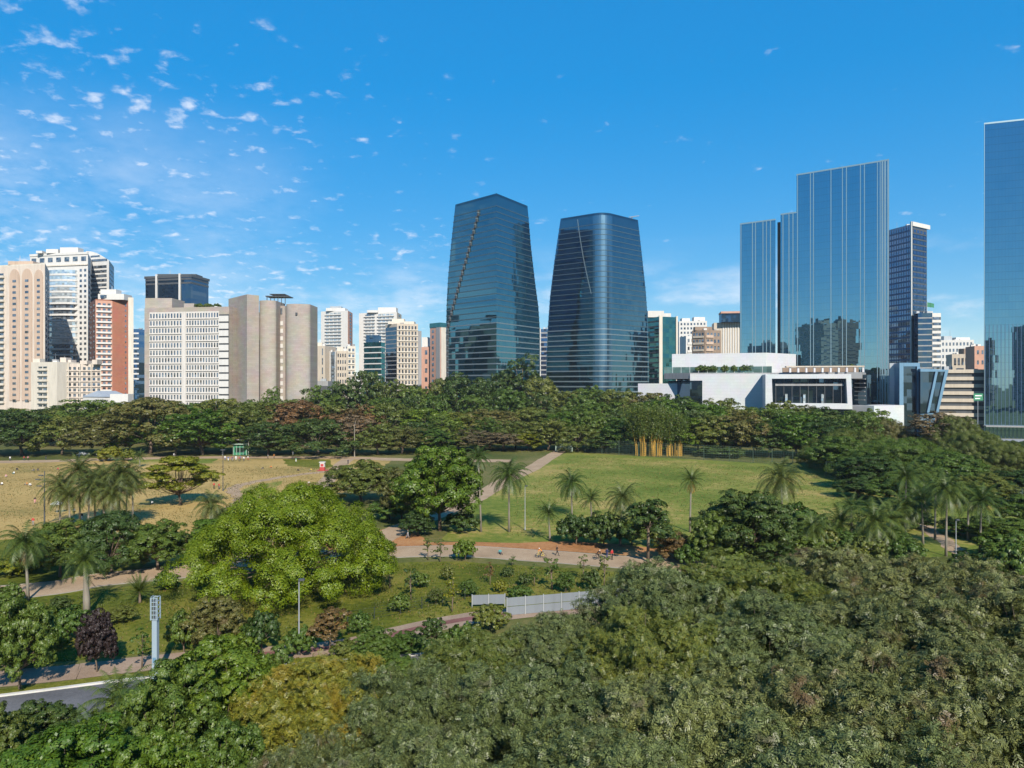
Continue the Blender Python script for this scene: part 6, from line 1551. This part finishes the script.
# gate at the end of the diagonal path
gx, gy = G(564, 451.5); o = empty('park_gate', (gx,gy,0), 'pale green barred gate at the end of the diagonal path', 'gate'); M['gate'] = paint('pale_green_gate', (.26,.34,.28), .6, .1)
hh = 4.2
for s in (-3.4,3.4): mb = MB(); mb.box(gx+s-.15,gy-.15,0,gx+s+.15,gy+.15,hh); mb.build('post', M['gate'], o)
for s in (-1, 1):
    mb = MB(); x0, x1 = (gx-3.2, gx-.05) if s < 0 else (gx+.05, gx+3.2)
    for z in (.15,hh*.5,hh-.2): mb.box(x0,gy-.04,z,x1,gy+.04,z+.1)
    for k in range(13): q = x0+(x1-x0)*k/12; mb.box(q-.03,gy-.025,.1,q+.03,gy+.025,hh-.1)
    mb.build('leaf', M['gate'], o)
# green kiosk with a white beam
kx, ky = G(240, 455.2); o = empty('kiosk', (kx,ky,0), 'green framed kiosk with a pale awning beam under the trees at the promenade', 'kiosk')
mb = MB(); mb.box(kx-2.7,ky,0,kx+2.7,ky+2.6,4.2); mb.build('wall', M['green'], o)
for k in range(5): mb = MB(); q = kx-2.6+k*1.3; mb.box(q-.1,ky-.12,0,q+.1,ky-.005,4.2); mb.build('post', M['gate'], o)
mb = MB(); mb.box(kx-1.9,ky-.06,1.1,kx+1.9,ky-.004,3.0); mb.build('window', M['dkglass'], o)
mb = MB(); mb.box(kx-2.9,ky-.9,4.21,kx+2.9,ky+2.8,4.5); mb.build('roof', M['gate'], o)
mb = MB(); mb.box(kx-7,ky-.3,6.0,kx+3.5,ky-.1,6.25); mb.build('beam', M['kerb'], o)
for s in (-6.9,3.4): mb = MB(); mb.tube([(kx+s,ky-.2,0),(kx+s,ky-.2,6.0)], .09, 6); mb.build('beam_post', M['kerb'], o)
# red and white booth
bx_, by_ = G(322.5, 470.5); o = empty('booth', (bx_,by_,0), 'red and white booth on a red mat beside the left diagonal path', 'booth'); M['redpaint'] = paint('red_paint', (.36,.05,.045), .5, .1)
mb = MB(); mb.box(bx_-1.7,by_-1.4,.03,bx_+2.0,by_+1.6,.07); mb.build('mat', M['redpaint'], o)
mb = MB(); mb.box(bx_-.75,by_-.6,.071,bx_+.75,by_+.6,1.2); mb.build('counter', M['redpaint'], o)
mb = MB(); mb.box(bx_-.72,by_-.57,1.203,bx_+.72,by_+.57,2.6); mb.build('upper_panel', M['white'], o)
mb = MB(); mb.box(bx_-.95,by_-.8,2.603,bx_+.95,by_+.8,2.8); mb.build('roof', M['white'], o)
mb = MB(); mb.box(bx_-.5,by_-.62,1.35,bx_+.5,by_-.573,2.2); mb.build('hatch', M['redpaint'], o)
# white parasol
ux_, uy_ = G(57, 513); o = empty('parasol', (ux_,uy_,0), 'white parasol left of the palm clump on the dry lawn', 'parasol')
mb = MB(); mb.tube([(ux_,uy_,0),(ux_,uy_,2.7)], .035, 6); mb.build('pole', M['steel'], o)
mb = MB(); ring = [(ux_+1.25*math.cos(k*math.pi/4), uy_+1.25*math.sin(k*math.pi/4), 2.1) for k in range(8)]
for k in range(8):
    a, c = ring[k], ring[(k+1)%8]; mb.face([a, c, (ux_,uy_,2.75)]); mb.face([c, a, (a[0],a[1],1.88), (c[0],c[1],1.88)])
mb.build('canopy', M['cloth_white'], o)
# parked cars under the trees behind the promenade
M['carpaint'] = paint('white_car_paint', (.78,.78,.78), .25, .03, streak=False, spec=.6); M['greycar'] = paint('grey_car_paint', (.22,.23,.24), .25, .03, streak=False, spec=.6)
M['lampglass'] = paint('lamp_glass', (.7,.7,.65), .1, .0, streak=False, spec=.8); M['redlamp'] = paint('red_lamp_glass', (.4,.02,.02), .2, .0, streak=False)
def car(px, base, rz, mat, label):
    x, y = G(px, base); o = empty('parked_car', (x,y,.01), label, 'car', 'cars parked under the trees', rz)
    prof = [(-2.1,.32),(2.1,.32),(2.15,.62),(2.0,.82),(1.15,.93),(.45,1.42),(-1.0,1.46),(-1.75,1.0),(-2.1,.92)]
    def shell(pr, w, part, m, inset=0):
        mb = MB(); l = [(a,-w+(.12 if z > 1.0 else 0),z) for a, z in pr]; r = [(a,w-(.12 if z > 1.0 else 0),z) for a, z in pr]; mb.face(l); mb.face(r[::-1])
        for i in range(len(l)): j = (i+1) % len(l); mb.face([l[j], l[i], r[i], r[j]])
        ob = mb.build(part, M[m], None); ob.parent = o; return ob
    shell(prof, .86, 'body', mat); shell([(1.02,.96),(.42,1.36),(-.95,1.40),(-1.55,1.02)], .868, 'side_window', 'dkglass')
    mb = MB(); mb.face([(1.17,-.66,.945),(1.17,.66,.945),(.47,.62,1.425),(.47,-.62,1.425)]); ob = mb.build('windscreen', M['dkglass']); ob.parent = o
    for s in (-.6,.6):
        mb = MB(); mb.box(2.06,s-.16,.64,2.165,s+.16,.78); ob = mb.build('headlight', M['lampglass']); ob.parent = o
        mb = MB(); mb.box(-2.13,s-.14,.72,-2.05,s+.14,.88); ob = mb.build('tail_light', M['redlamp']); ob.parent = o
    for a in (-1.3,1.3):
        for s in (-.78,.78):
            mb = MB(); mb.tube([(a,s-.1,.31),(a,s+.1,.31)], .31, 14); ob = mb.build('wheel', M['rubber']); ob.parent = o
            mb = MB(); mb.tube([(a,s-.105,.31),(a,s+.105,.31)], .17, 10); rb = mb.build('rim', M['steel']); rb.parent = ob
car(83, 455.6, 1.2, 'carpaint', 'white car parked under the trees, left one behind the promenade'); car(102, 455.2, 1.4, 'carpaint', 'white car parked under the trees, right one behind the yellow bush'); car(112, 453.6, .9, 'greycar', 'dark grey car parked under the trees beside the white ones')

# ------------------------------------------------------------------ the air
HAZE = .00006
if HAZE:
    m, nt, out = newmat('air'); v = N(nt, 'ShaderNodeVolumePrincipled'); v.inputs['Density'].default_value = HAZE; v.inputs['Color'].default_value = (.80,.88,1,1); v.inputs['Anisotropy'].default_value = .1
    L(nt, v, 0, out, 'Volume'); mb = MB(); mb.box(-1500,-900,-1.2,1500,1600,260); o = mb.build('haze', m); tag(o, kind='stuff')
    SC.cycles.volume_bounces = 0
